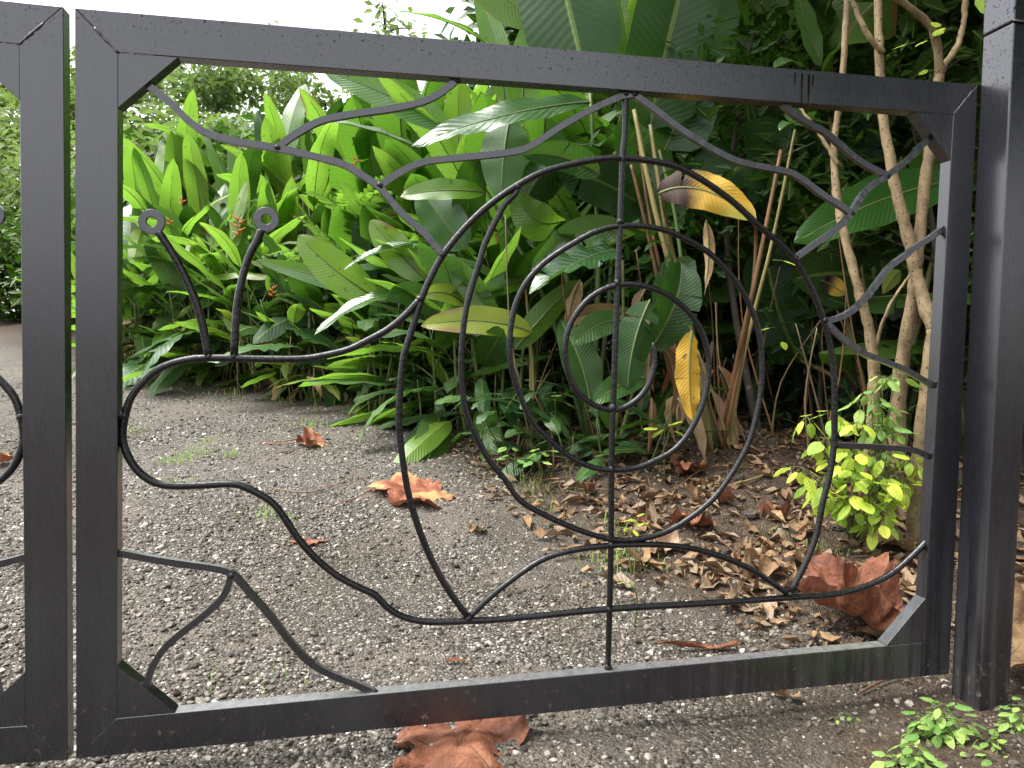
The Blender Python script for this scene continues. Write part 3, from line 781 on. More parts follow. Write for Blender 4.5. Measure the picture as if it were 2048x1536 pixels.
def blade(mb, spine, W, kind, side, fold=0.15, wave=0.0, seed=0, nw=6, tears=0, mi=0, cup=0.0, wfreq=3.0, twist=0.0, ruffle=0.0):
    """adds one leaf blade along a spine; side is the direction across it"""
    r = random.Random(seed)
    m = len(spine)
    side = Vector(side)
    ph1, ph2 = r.uniform(0, 6), r.uniform(0, 6)
    tear_rows = {-1: set(), 1: set()}
    if tears:
        for sgn in (-1, 1):
            for _ in range(tears): tear_rows[sgn].add(r.randrange(2, m - 2))
    rows = []
    for i, p in enumerate(spine):
        t = i / (m - 1)
        tg = (spine[min(i + 1, m - 1)] - spine[max(i - 1, 0)]).normalized()
        s = (side - tg * side.dot(tg)).normalized()
        nn = tg.cross(s)
        if nn.z < 0 and abs(nn.z) > 0.0: pass
        if twist:
            q = Matrix.Rotation(twist * t, 3, tg); s = q @ s; nn = q @ nn
        rows.append((p, tg, s, nn, t))
    for sgn in (-1, 1):
        V, UV, F = [], [], []
        k = nw // 2 + 1
        grp = 0; prev = None
        droop = 0.0; slant = 0.0
        def ring(i):
            p, tg, s, nn, t = rows[i]
            w = W * 0.5 * max(prof(kind, t), 0.012)
            base = len(V)
            for j in range(k):
                q = j / (k - 1)
                off = -fold * q * w + droop * q * q * w - cup * q * q * w
                off += wave * W * q ** 1.5 * math.sin(t * wfreq * 2 * PI + (ph1 if sgn > 0 else ph2))
                off += ruffle * W * q ** 2 * math.sin(t * wfreq * 6.1 * PI + ph2 * 2 + sgn)
                V.append(p + s * (sgn * q * w * (1 - 0.12 * abs(droop))) + nn * (-off * -1.0) + tg * (slant * q * w))
                UV.append((0.5 + 0.5 * sgn * q, t))
            return base
        for i in range(m):
            b = ring(i)
            if prev is not None:
                for j in range(k - 1):
                    a0, a1, b0, b1 = prev + j, prev + j + 1, b + j, b + j + 1
                    F.append((a0, b0, b1, a1) if sgn < 0 else (a0, a1, b1, b0))
            prev = b
            if i in tear_rows[sgn]:
                droop = r.uniform(-0.75, 0.15); slant = r.uniform(-0.05, 0.28)
                prev = ring(i)
        mb.add(V, F, UV, mi)
    return mb

def arc_spine(L, bend, n=12, e0=0.0, power=1.3, sway=0.0):
    pts = [Vector((0, 0, 0))]
    for i in range(n):
        t = (i + 0.5) / n
        a = e0 - bend * t ** power
        b = sway * t
        pts.append(pts[-1] + Vector((math.cos(a) * math.cos(b), math.cos(a) * math.sin(b), math.sin(a))) * (L / n))
    return pts

def leaf_template(nm, mat, kind, wr, bend, fold, wave, seed, pet=0.18, tears=0, n=14, nw=6, stalk='stalk', prad=0.007, twist=0.0, wfreq=3.0, ruffle=0.0, sway=0.0):
    """a leaf of unit blade length that starts at the origin and runs along +X"""
    mb = MB()
    sp = arc_spine(1.0 + pet, bend, n + 3, sway=sway)
    np_ = max(2, int(round((n + 3) * pet / (1 + pet)))) + 1
    if pet > 0.02:
        mb.tube(sp[:np_ + 1], [prad, prad * 0.6], 5, cap=False, mi=1)
        bl = sp[np_:]
    else: bl = sp
    blade(mb, bl, wr, kind, (0, 1, 0), fold, wave, seed, nw, tears, 0, twist=twist, wfreq=wfreq, ruffle=ruffle)
    rib = [p - Vector((0, 0, 0.002)) for p in bl[:-2]]
    mb.tube(rib, [prad * 0.6, prad * 0.2], 4, cap=False, mi=1)
    return mb.mesh(nm, [M[mat], M[stalk]])

T = {}
def tset(key, mat, kind, wr, bends, fold, wave, **kw):
    T[key] = [leaf_template(key, mat, kind, wr * (0.88 + 0.24 * ((i * 37) % 10) / 10), b, fold, wave, i * 7 + hash_s(key), **kw) for i, b in enumerate(bends)]
def hash_s(s): return sum(ord(c) * (i + 1) for i, c in enumerate(s)) % 1000
tset('heli', 'heli', 'oblong', 0.21, (0.25, 0.5, 0.8, 1.15, 0.4), 0.22, 0.035, twist=0.25)
tset('heli_long', 'heli', 'oblong', 0.19, (0.9, 1.3, 1.7, 1.1), 0.25, 0.05, twist=0.5, ruffle=0.012, n=16)
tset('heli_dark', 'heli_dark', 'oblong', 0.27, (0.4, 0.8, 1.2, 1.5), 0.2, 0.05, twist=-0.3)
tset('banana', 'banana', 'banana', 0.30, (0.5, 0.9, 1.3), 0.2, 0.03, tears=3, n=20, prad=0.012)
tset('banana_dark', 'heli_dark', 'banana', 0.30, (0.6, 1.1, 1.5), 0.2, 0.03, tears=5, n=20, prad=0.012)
tset('gloss', 'gloss', 'oblong', 0.30, (0.5, 0.9, 1.3, 1.6), 0.12, 0.05, ruffle=0.045, wfreq=2.4, n=18, nw=8)
tset('yellowing', 'yellowing', 'lance', 0.24, (0.6, 1.1, 1.7), 0.25, 0.05, twist=0.5)
tset('lime', 'lime', 'ovate', 0.62, (0.3, 0.7, 1.0), 0.12, 0.03, pet=0.16, n=6, nw=4, prad=0.012)
tset('weed', 'weed', 'ovate', 0.52, (0.3, 0.7, 1.0), 0.2, 0.03, pet=0.12, n=5, nw=4, prad=0.014)
tset('ginger', 'heli', 'lance', 0.20, (0.3, 0.7, 1.1), 0.25, 0.03, pet=0.05, n=8, nw=4)
tset('drytan', 'dry_tan', 'lance', 0.22, (1.4, 2.2, 2.9), 0.7, 0.10, pet=0.15, n=9, nw=4, twist=1.4, stalk='straw')
tset('far', 'far', 'ovate', 0.55, (0.5, 0.9), 0.1, 0.02, pet=0.1, n=4, nw=2)

def place_leaf(parent, key, loc, az, elev, roll=0.0, sc=1.0, r=rng, name='leaf'):
    me = r.choice(T[key])
    return link(name, me, parent, loc, (roll, -elev, az), sc)

def stalk_part(parent, pts, rad, mat='stalk', n=7, name='stalk', k=3):
    mb = MB(); mb.tube(spline(pts, k), rad, n)
    return mb.build(name, M[mat], parent)

def clump(name, label, cat, base, n_stems, h, L, keys, seed, group=None, per=(3, 5), spread=0.2, lean=0.16, az0=None, azs=PI,
          el=(0.55, 1.25), stalk='stalk', srad=0.014, low=0.35):
    """a many-stemmed plant with broad leaves; base is a point on the ground"""
    r = random.Random(seed)
    root = thing(name, label, cat, base, 0, group)
    for s in range(n_stems):
        a = 2 * PI * s / n_stems + r.uniform(-.5, .5)
        d = spread * r.uniform(0.25, 1.0)
        b = Vector((math.cos(a) * d, math.sin(a) * d, -0.04))
        hh = h * r.uniform(0.6, 1.08)
        top = b + Vector((math.cos(a) * lean * hh, math.sin(a) * lean * hh, hh))
        mid = (b + top) * 0.5 + Vector((r.uniform(-.04, .04), r.uniform(-.04, .04), 0))
        stalk_part(root, [b, mid, top], [srad, srad * 0.5], stalk)
        k = r.randint(*per)
        la = r.uniform(0, 6.28) if az0 is None else az0 + r.uniform(-azs, azs)
        for i in range(k):
            t = low + (1 - low) * (i + r.uniform(0, .6)) / k
            p = b + (top - b) * min(t, 1) if True else None
            e = el[0] + (el[1] - el[0]) * (i / max(1, k - 1)) + r.uniform(-.25, .25)
            az = la + (PI * (i % 2)) + r.uniform(-.7, .7) if az0 is None else az0 + r.uniform(-azs, azs)
            place_leaf(root, r.choice(keys), p, az, e, r.uniform(-.5, .5), L * r.uniform(.65, 1.12), r)
    return root

def hero(parent, base, ctrl, tip, W, mat, kind='oblong', side=None, fold=0.18, wave=0.03, seed=1, tears=0, pet=None, n=18, nw=8, ruffle=0.0,
         twist=0.0, name='leaf', stalk='stalk', wfreq=3.0, label=None, cup=0.0):
    """one individually shaped leaf between two points of space"""
    b, c, t = Vector(base), Vector(ctrl), Vector(tip)
    sp = [(1 - q) ** 2 * b + 2 * q * (1 - q) * c + q * q * t for q in [i / n for i in range(n + 1)]]
    o = parent.location
    tg = (t - b).normalized()
    if side is None: side = tg.cross(Vector((0, 0, 1)))
    mb = MB()
    blade(mb, [p - b for p in sp], W, kind, side, fold, wave, seed, nw, tears, 0, twist=twist, ruffle=ruffle, wfreq=wfreq, cup=cup)
    mb.tube([p - b for p in sp[:-2]], [0.007, 0.002], 5, cap=False, mi=1)
    if pet is not None:
        mb.tube(spline([Vector(q) - b for q in pet] + [Vector((0, 0, 0))], 4), [0.011, 0.007], 6, cap=False, mi=1)
    ob = link(name, mb.mesh(name, [M[mat], M[stalk]]), parent, b - o)
    if label: ob['label'] = label
    return ob

CAMX = Vector((0.9795, -0.2013, 0.0102))      # across the drive, roughly along the gate
UP = Vector((0, 0, 1))

# ---------------------------------------------------------------- far trees and shrubs up the drive
def tree(name, label, base, h, cr, n_leaf, ls, mat, seed, trunk_r=0.08, crown_lo=0.35, bark='bark_dark', group=None, squash=0.8, limbs=9, cat='tree'):
    r = random.Random(seed); q = np.random.RandomState(seed)
    root = thing(name, label, cat, base, 0, group)
    top = Vector((r.uniform(-.1, .1) * h, r.uniform(-.1, .1) * h, h * 0.86))
    mid = top * 0.5 + Vector((r.uniform(-.05, .05) * h, r.uniform(-.05, .05) * h, 0))
    tm = MB(); tp = spline([Vector((0, 0, -0.15)), mid, top], 6)
    tm.tube(tp, [trunk_r, trunk_r * .25], 8); tm.build('trunk', M[bark], root)
    tips = [(top, 0.8)]
    for i in range(limbs):
        t = crown_lo + (0.95 - crown_lo) * (i + r.random()) / limbs
        p = tp[min(len(tp) - 1, int(t * (len(tp) - 1)))]
        a = i * 2.4 + r.uniform(-.4, .4)
        ln = cr * r.uniform(.6, 1.1) * (1.15 - 0.5 * t)
        e = p + Vector((math.cos(a) * ln, math.sin(a) * ln, ln * r.uniform(.15, .7)))
        lm = MB(); lm.tube(spline([p, (p + e) / 2 + Vector((0, 0, .08 * ln)), e], 3), [trunk_r * .4, trunk_r * .1], 5); lm.build('branch', M[bark], root)
        tips.append((e, 1.0)); tips.append(((p + e) / 2, .7))
    cen = np.array([tuple(t[0]) for t in tips]); sc = np.array([t[1] for t in tips])
    pick = q.randint(0, len(cen), n_leaf)
    d = q.normal(0, 1, (n_leaf, 3)); d /= np.linalg.norm(d, axis=1)[:, None]
    rad = cr * 0.42 * sc[pick] * q.uniform(0.15, 1, n_leaf) ** 0.45
    pos = cen[pick] + d * rad[:, None] * np.array([1, 1, squash])
    az = q.uniform(0, 6.28, n_leaf); el = q.uniform(-.9, .5, n_leaf); ro = q.uniform(-1, 1, n_leaf)
    s = ls * q.uniform(.6, 1.3, n_leaf)
    fx = np.stack([np.cos(az) * np.cos(el), np.sin(az) * np.cos(el), np.sin(el)], -1)
    sx = np.stack([-np.sin(az), np.cos(az), np.zeros(n_leaf)], -1)
    nn = np.cross(fx, sx)
    sx = sx * np.cos(ro)[:, None] + nn * np.sin(ro)[:, None]
    a = pos; b = pos + fx * (s * .5)[:, None] + sx * (s * .24)[:, None]; c = pos + fx * s[:, None] - np.array([0, 0, .12]) * s[:, None]; e = pos + fx * (s * .5)[:, None] - sx * (s * .24)[:, None]
    V = np.stack([a, b, c, e], 1).reshape(-1, 3)
    F = np.arange(n_leaf * 4).reshape(-1, 4)
    me = bpy.data.meshes.new('crown'); me.from_pydata(V.tolist(), [], F.tolist())
    uvl = me.uv_layers.new(name='UVMap'); uvl.data.foreach_set('uv', np.tile(np.array([.5, 0, .9, .5, .5, 1, .1, .5], np.float32), n_leaf))
    me.materials.append(M[mat]); me.polygons.foreach_set('use_smooth', [False] * n_leaf)
    cw = link('crown', me, root)
    cw['kind'] = 'stuff'
    return root

for args in [
    ('shade_tree', 'tall pale tree far up the drive, seen over the top of the narrow gap', (-9.721, 25.033, 1.810), 8.4, 2.8, 6500, 0.26, 'far', 31, 0.16),
    ('shade_tree', 'pale tree far beyond the heliconias with a thin dark forked trunk', (-2.098, 17.321, 1.543), 6.5, 1.9, 4200, 0.22, 'far', 32, 0.09),
    ('shade_tree', 'dark broad-leaved young tree at the upper corner of the gate opening', (-2.628, 10.776, 1.263), 3.3, 1.0, 420, 0.34, 'heli_dark', 33, 0.05),
    ('shade_tree', 'pale distant tree between the forked tree and the corner gusset', (-5.060, 26.116, 1.810), 9.8, 2.9, 6000, 0.26, 'far', 34, 0.13),
    ('shade_tree', 'pale distant tree just under the top rail above the heliconias', (-1.258, 23.289, 1.782), 8.7, 2.7, 6000, 0.26, 'far', 35, 0.13),
    ('shade_tree', 'hazy low tree above the glossy white heliconia leaf', (0.611, 18.809, 1.603), 6.4, 2.2, 5000, 0.24, 'far', 36, 0.11),
    ('shade_tree', 'pale small-leaved tree at the far end of the drive behind the gate stile', (-6.442, 20.264, 1.661), 7.4, 2.4, 5200, 0.24, 'far', 37, 0.12),
    ('shade_tree', 'mid green tree just beyond the low end of the wide gate stile', (-3.761, 14.081, 1.413), 3.3, 1.7, 4200, 0.2, 'far', 48, 0.08, 0.2),
    ('shade_tree', 'mid green tree filling the gap under the forked branch bar', (-2.058, 13.218, 1.379), 3.4, 1.7, 4200, 0.2, 'far', 49, 0.08, 0.2),
    ('shade_tree', 'mid green tree behind the tallest heliconias', (-0.686, 12.935, 1.368), 3.4, 1.7, 4200, 0.2, 'far', 50, 0.08, 0.2),
    ('shade_tree', 'pale tree past the far end of the drive, beyond the cropped gate panel', (-9.968, 20.991, 1.690), 6.4, 2.4, 4600, 0.24, 'far', 38, 0.12)]:
    tree(*args)
tree('tall_tree', 'thin leafy tree tip against the white sky above the top rail', (1.478, 13.512, 1.391), 7.0, 1.0, 260, 0.2, 'far', 39, 0.07, 0.8)
for args in [
    ('round_shrub', 'bright yellow-green shrub at the far end of the drive, beside the cropped gate panel', (-5.247, 12.341, 1.344), 2.9, 1.5, 2600, 0.16, 'far', 41, 0.04, 0.1),
    ('round_shrub', 'dark green shrub low beside the far end of the drive', (-4.499, 11.470, 1.309), 1.6, 1.0, 1700, 0.15, 'heli_dark', 42, 0.04, 0.1),
    ('round_shrub', 'mid green shrub hidden partly by the wide gate stile', (-3.360, 10.825, 1.269), 2.4, 1.1, 1800, 0.16, 'far', 43, 0.04, 0.1),
    ('round_shrub', 'dark leafy shrub seen down the narrow gap between the panels', (-3.466, 10.026, 1.173), 1.7, 0.8, 1500, 0.15, 'heli_dark', 44, 0.03, 0.1),
    ('round_shrub', 'dark low shrub at the very edge of the far drive', (-5.221, 11.210, 1.299), 1.9, 1.2, 1900, 0.16, 'heli_dark', 47, 0.03, 0.1),
    ('round_shrub', 'feathery pale shrub between dark tree and upright heliconias', (-1.965, 9.099, 1.062), 3.0, 1.1, 1500, 0.17, 'far', 45, 0.04, 0.25),
    ('round_shrub', 'feathery pale shrub peeping over the tallest heliconias', (-0.513, 9.312, 1.088), 3.0, 1.2, 1600, 0.17, 'far', 46, 0.04, 0.25)]:
    tree(*args, cat='shrub', limbs=12, squash=1.0)

for i, (b, h_, lab) in enumerate(zip([(-2.106, 8.923), (-1.300, 8.550), (-0.513, 8.079), (0.227, 7.618), (0.911, 6.963), (1.529, 6.424), (2.104, 5.997)], (2.0, 2.1, 2.3, 2.5, 2.7, 2.9, 3.0), (
    'dark dense shrub low behind the upright heliconias by the corner gusset', 'dark dense shrub behind the heliconias between the antennae', 'dark dense shrub behind the heliconias over the dark hollow',
    'dark dense shrub behind the heliconias above the snail neck', 'dark dense shrub behind the heliconias at the front of the shell', 'dark dense shrub behind the large-leaved heliconias inside the shell', 'dark dense shrub behind the middle of the spiral'))):
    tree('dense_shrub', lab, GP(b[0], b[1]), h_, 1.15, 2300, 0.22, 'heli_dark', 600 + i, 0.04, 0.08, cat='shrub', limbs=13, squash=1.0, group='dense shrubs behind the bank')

# the dark thicket that closes the view behind the big leaves, and the trees whose crowns roof it, some added to block sky light
for args in [
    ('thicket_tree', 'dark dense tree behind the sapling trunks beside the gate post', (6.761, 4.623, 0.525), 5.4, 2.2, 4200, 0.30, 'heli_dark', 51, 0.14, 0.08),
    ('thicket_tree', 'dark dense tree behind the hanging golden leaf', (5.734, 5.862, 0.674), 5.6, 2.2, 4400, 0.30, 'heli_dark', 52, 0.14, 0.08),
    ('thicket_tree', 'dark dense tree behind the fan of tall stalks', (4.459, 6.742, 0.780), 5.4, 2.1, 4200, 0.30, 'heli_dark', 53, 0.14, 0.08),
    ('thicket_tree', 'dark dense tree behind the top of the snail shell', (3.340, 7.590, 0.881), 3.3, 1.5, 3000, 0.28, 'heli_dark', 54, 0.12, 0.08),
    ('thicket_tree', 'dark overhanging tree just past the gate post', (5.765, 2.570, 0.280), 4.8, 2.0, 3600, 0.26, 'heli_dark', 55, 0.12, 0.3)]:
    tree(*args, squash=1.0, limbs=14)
tree('shading_canopy_tree', 'tall dark tree whose crown roofs the planting near the post', (4.4, 4.6, 0.532), 6.6, 2.9, 4200, 0.36, 'heli_dark', 56, 0.14, 0.55, squash=0.6, limbs=12)
tree('shading_canopy_tree', 'unseen tall dark tree added beside the gate post to block sky light', (5.0, 1.2, 0.117), 6.4, 2.7, 4600, 0.36, 'heli_dark', 58, 0.15, 0.5, squash=0.7, limbs=13)  # out of view, added to cut sky light on the gate end
tree('shading_canopy_tree', 'tall dark tree added behind the sapling, its crown above the frame for deeper shade', (4.0, 3.3, 0.380), 6.2, 3.0, 5200, 0.36, 'heli_dark', 65, 0.12, 0.68, squash=0.55, limbs=14)  # extra overhead cover added to deepen the shade behind the spiral
tree('shading_canopy_tree', 'unseen tall dark tree added on the near side to block sky light', (5.4, -3.2, 0.0), 7.0, 3.0, 4800, 0.36, 'heli_dark', 59, 0.16, 0.35, squash=0.9, limbs=14)  # out of view, put here to block sky on the camera side
tree('shading_canopy_tree', 'tall dark tree crowning the middle of the planting', (4.3, 7.2, 0.834), 7.6, 2.5, 4000, 0.36, 'heli_dark', 57, 0.14, 0.6, squash=0.6, limbs=12)

for args in [
    ('small_leaved_shrub', 'dark small-leaved shrub tangled above the right half of the top rail', (3.001, 2.530, 0.382), 2.9, 0.75, 1300, 0.12, 'heli_dark', 71, 0.03, 0.5),
    ('small_leaved_shrub', 'dark small-leaved shrub behind the forked top of the sapling', (3.814, 2.153, 0.241), 2.8, 0.7, 1300, 0.11, 'heli_dark', 72, 0.03, 0.45),
    ('small_leaved_shrub', 'dim small-leaved shrub low in the black hollow past the spiral', (3.512, 2.729, 0.331), 1.5, 0.6, 900, 0.10, 'heli_dark', 73, 0.02, 0.15),
    ('small_leaved_shrub', 'dim small-leaved shrub among stems behind the centre ring', (2.261, 2.889, 0.430), 1.7, 0.6, 1000, 0.11, 'heli_dark', 74, 0.02, 0.2)]:
    tree(*args, cat='shrub', limbs=12, squash=1.0)

# ---------------------------------------------------------------- the heliconia bank
HG = 'heliconias along the bank of the drive'
BANK = [
 # px column, depth, stems, stem height, blade length, keys, label
 ((244, 7.7), 5, 0.75, 0.70, ('heli', 'heli', 'ginger'), 'low heliconia clump right behind the wide gate stile at the drive edge'),
 ((325, 7.3), 6, 1.05, 0.80, ('heli', 'heli', 'heli_dark', 'gloss', 'heli_long'), 'heliconia clump directly behind the first antenna ring'),
 ((415, 7.1), 6, 1.10, 0.85, ('heli', 'heli_long', 'heli', 'gloss'), 'heliconia clump showing between the two antennae'),
 ((515, 6.8), 6, 1.05, 0.85, ('heli', 'heli', 'heli_dark', 'gloss', 'heli_long'), 'heliconia clump directly behind the second antenna ring'),
 ((610, 6.5), 5, 0.95, 0.80, ('heli', 'ginger', 'heli_dark'), 'heliconia clump over the dark hollow beside the snail neck'),
 ((705, 6.2), 5, 0.85, 0.75, ('heli', 'heli_dark', 'gloss'), 'heliconia clump with glossy drooping leaves above the snail neck'),
 ((800, 5.8), 5, 0.85, 0.72, ('heli', 'heli_dark', 'gloss'), 'heliconia clump touching the front curve of the snail shell'),
 ((280, 8.7), 6, 1.35, 0.95, ('heli', 'heli_long', 'heli', 'heli_dark'), 'upright heliconia clump of the second row near the corner gusset'),
 ((365, 8.4), 6, 1.50, 1.00, ('heli', 'heli_long', 'heli', 'heli_dark'), 'upright bright heliconia clump below the feathery shrub'),
 ((455, 8.2), 6, 1.60, 1.05, ('heli', 'heli_long', 'heli', 'heli_dark'), 'upright bright heliconia clump below the forked tree'),
 ((550, 7.9), 6, 1.75, 1.10, ('heli', 'heli_long', 'heli', 'heli_dark'), 'tall heliconia clump where the upper branch bar forks'),
 ((640, 7.6), 6, 1.85, 1.10, ('heli', 'heli_long', 'heli', 'heli_dark'), 'tallest heliconia clump, just under the top rail'),
 ((730, 7.2), 6, 1.85, 1.10, ('heli', 'heli_dark'), 'tall heliconia clump behind the drooping branch bar'),
 ((820, 6.8), 6, 1.80, 1.10, ('heli', 'banana'), 'tall heliconia clump behind the start of the shell arch'),
 ((905, 6.3), 6, 1.50, 1.00, ('heli', 'banana'), 'broad heliconia clump inside the upper front of the shell arch'),
 ((900, 5.2), 5, 0.90, 0.80, ('heli', 'heli_dark', 'gloss'), 'heliconia clump behind the outer turn of the spiral'),
 ((1000, 4.9), 5, 1.05, 0.80, ('heli', 'heli_dark', 'gloss'), 'shaded heliconia clump between the shell arch and the spiral'),
 ((990, 5.9), 6, 1.75, 1.15, ('banana', 'heli'), 'large-leaved heliconia clump reaching over the top rail'),
 ((1090, 5.4), 6, 1.70, 1.10, ('banana', 'heli_dark', 'heli'), 'large dark heliconia clump behind the top of the shell'),
]
for i, (cd, ns, h, L, keys, lab) in enumerate(BANK):
    pass
BASES = [(-1.817, 6.706), (-1.308, 6.190), (-0.840, 5.888), (-0.337, 5.476), (0.106, 5.076), (0.511, 4.684), (0.874, 4.199), (-1.921, 7.755), (-1.369, 7.332), (-0.842, 7.018), (-0.300, 6.598), (0.179, 6.191), (0.622, 5.688), (1.018, 5.196), (1.333, 4.618), (1.180, 3.519), (1.464, 3.153), (1.611, 4.150), (1.874, 3.583)]
for i, ((cd, ns, h, L, keys, lab), b) in enumerate(zip(BANK, BASES)):
    clump('heliconia_plant', lab, 'plant', GP(b[0], b[1]), ns + 3, h, L * 1.03, keys, 100 + i, HG, per=(6, 8), spread=0.30 + 0.1 * (h > 1.3),
          el=(0.0, 1.35) if h < 1.3 else (0.6, 1.5), low=0.18)

# red bracts standing among the heliconias
def inflorescence(base, h, n, seed, label):
    r = random.Random(seed)
    root = thing('heliconia_flower', label, 'flower', base, 0, 'red heliconia flowers')
    k_ = 0.85 if seed == 1 else 0.55
    root.scale = (k_, k_, k_)
    stalk_part(root, [(0, 0, 0), (r.uniform(-.02, .02), 0, h * .6), (r.uniform(-.04, .04), 0, h)], [0.006, 0.005])
    for k in range(n):
        mb = MB()
        sg = 1 if k % 2 else -1
        sp = [Vector((sg * .010 * 0, 0, 0)), Vector((sg * .03, 0, .012)), Vector((sg * .062, 0, .030 + .004 * k))]
        mb.tube(spline(sp, 3), [0.012, 0.010, 0.001], 6)
        mb.build('bract', M['flower'], root, (0, 0, h - .02 - .035 * (n - k)))
for p, h, n, s, lab in [((-0.364, 4.610, 1.805), 0.20, 5, 1, 'orange heliconia flower beside the second antenna ring'),
                        ((0.538, 3.932, 2.240), 0.13, 3, 2, 'thin red heliconia flower under the long branch bar'),
                        ((-0.891, 5.140, 2.114), 0.14, 3, 3, 'small red heliconia flower above the first antenna'),
                        ((-0.969, 5.048, 1.970), 0.06, 3, 4, 'small orange heliconia flower right beside the first antenna ring'),
                        ((-0.071, 4.224, 1.332), 0.12, 4, 5, 'rusty heliconia flower low in the dark hollow')]:
    inflorescence(p, h, n, s, lab)

# yellowing shoots and dead straw at the foot of the bank
FG = 'ginger shoots at the foot of the bank'
FR = [(-1.594, 6.249), (-1.164, 5.955), (-0.679, 5.598), (-0.389, 5.384), (-0.096, 5.015), (0.250, 4.687), (0.493, 4.431), (0.926, 3.829)]
FRL = ['yellowing ginger shoots by the wide stile, some leaves dry', 'yellowing ginger shoots below the first antenna', 'ginger shoots between the antenna feet',
       'pale ginger shoots beside the second antenna foot', 'yellow ginger shoots arching over the dark hollow', 'ginger shoots past the dark hollow',
       'ginger shoots under the rising snail neck', 'straggly ginger shoots where neck meets shell']
for i, (b, lab) in enumerate(zip(FR, FRL)):
    clump('ginger_plant', lab, 'plant', GP(b[0], b[1]), 7, 0.48, 0.40, ('yellowing', 'ginger', 'yellowing', 'drytan', 'heli') if i < 6 else ('ginger', 'yellowing', 'heli_dark'),
          300 + i, FG, per=(3, 4), spread=0.25, lean=0.3, el=(0.1, 0.9), srad=0.006, stalk='straw' if i % 2 == 0 else 'stalk')

# bare leaning straw stems and dry leaves hanging at the foot of the bank
def dead_stems():
    r = random.Random(5)
    mb = MB(); ml = MB()
    for b in BASES[:7] + BASES[15:17] + FR:
        for _ in range(5):
            p = GP(b[0] + r.uniform(-.35, .35), b[1] + r.uniform(-.25, .15), -0.02)
            hh = r.uniform(.15, .6)
            e = p + Vector((r.uniform(-.12, .12), r.uniform(-.12, .12), hh))
            mb.tube([p, (p + e) / 2 + Vector((r.uniform(-.03, .03), 0, 0)), e], [0.006, 0.003], 4)
    for x, y in [(3.217, 2.202), (2.144, 2.873), (2.696, 2.976), (3.423, 2.691), (3.916, 2.909), (1.924, 3.153), (2.981, 3.171), (3.178, 2.367), (1.830, 3.198), (1.553, 3.506), (2.987, 3.554), (3.496, 2.182), (3.775, 3.086), (2.084, 3.182), (4.022, 2.900), (1.674, 3.009), (2.215, 2.079), (4.210, 3.101), (2.013, 3.112), (2.475, 2.615), (2.753, 2.894), (3.012, 2.014), (2.893, 2.764), (1.677, 2.425), (3.273, 3.306), (1.501, 2.924), (3.514, 2.588), (2.168, 2.483), (1.452, 2.519), (2.794, 2.828), (2.595, 2.491), (3.849, 3.126), (2.723, 3.205), (3.191, 2.478), (1.760, 2.585), (1.958, 2.773), (1.397, 2.704), (2.669, 2.679), (2.885, 3.153), (3.484, 2.347), (2.078, 2.887), (2.653, 2.296), (1.418, 2.573), (1.998, 2.838), (2.790, 2.454), (4.167, 3.100), (2.796, 2.513), (1.919, 3.220), (2.775, 2.071), (3.647, 3.237)]:
        p = GP(x + r.uniform(-.2, .2), y + r.uniform(-.2, .2), -0.02)
        hh = r.uniform(.3, 1.5)
        e = p + Vector((r.uniform(-.35, .35), r.uniform(-.2, .2), hh))
        m_ = (p + e) / 2 + Vector((r.uniform(-.1, .1), r.uniform(-.1, .1), 0))
        mb.tube(spline([p, m_, e], 4), [0.007, 0.003], 5, mi=r.choice((0, 1, 1)))
    return tag(mb.build('dead_stems', [M['straw'], M['stalk_brown']]), 'thin dead straw-coloured stems standing along the drive edge', 'dead stems', kind='stuff')
dead_stems()

# feathery compound-leaved shrub inside the bank
def fern(name, label, base, n, L, seed, mat='heli', group=None):
    r = random.Random(seed)
    root = thing(name, label, 'shrub', base, 0, group)
    pin = MB(); blade(pin, arc_spine(1.0, .3, 4), 0.34, 'pinna', (0, 1, 0), 0.1, 0, 3, 2)
    for k in range(n):
        az = 2 * PI * k / n + r.uniform(-.3, .3); el = r.uniform(.35, 1.15)
        sp = arc_spine(L * r.uniform(.7, 1.1), r.uniform(.7, 1.3), 14)
        mb = MB(); mb.tube(sp, [0.006, 0.0015], 4, mi=1)
        for i in range(3, 15):
            for sg in (-1, 1):
                ln = 0.17 * L * math.sin(PI * (i / 15) ** .8) + .02
                rt = Matrix.Translation(sp[i]) @ Matrix.Rotation(sg * 1.15, 4, 'Z') @ Matrix.Rotation(r.uniform(.05, .5), 4, 'Y') @ Matrix.Scale(ln, 4)
                n0 = len(mb.v)
                mb.add([rt @ Vector(v) for v in pin.v], pin.f, None)
                for fi in range(len(pin.f)): mb.uv[-len(pin.f) + fi] = pin.uv[fi]
        me = mb.mesh('frond', [M[mat], M['stalk']])
        link('frond', me, root, (0, 0, r.uniform(0, .5)), (r.uniform(-.3, .3), -el, az))
    stalk_part(root, [(0, 0, -.6), (0, 0, .1), (0.02, 0, .5)], [0.02, 0.012])
    return root
fern('fern_shrub', 'feathery compound-leaved shrub below the forked branch bar', (0.513, 4.210, 1.441), 20, 0.62, 61, 'heli')
fern('fern_shrub', 'dark feathery shrub in shade low behind the shell arch', (1.071, 4.278, 0.916), 10, 0.5, 62, 'heli_dark')
fern('fern_shrub', 'feathery shrub at the end of the long branch bar', (1.044, 3.999, 1.437), 14, 0.6, 63, 'heli')
fern('fern_shrub', 'feathery shrub low in front of the dark hollow', (0.178, 4.574, 1.147), 12, 0.4, 64, 'far')

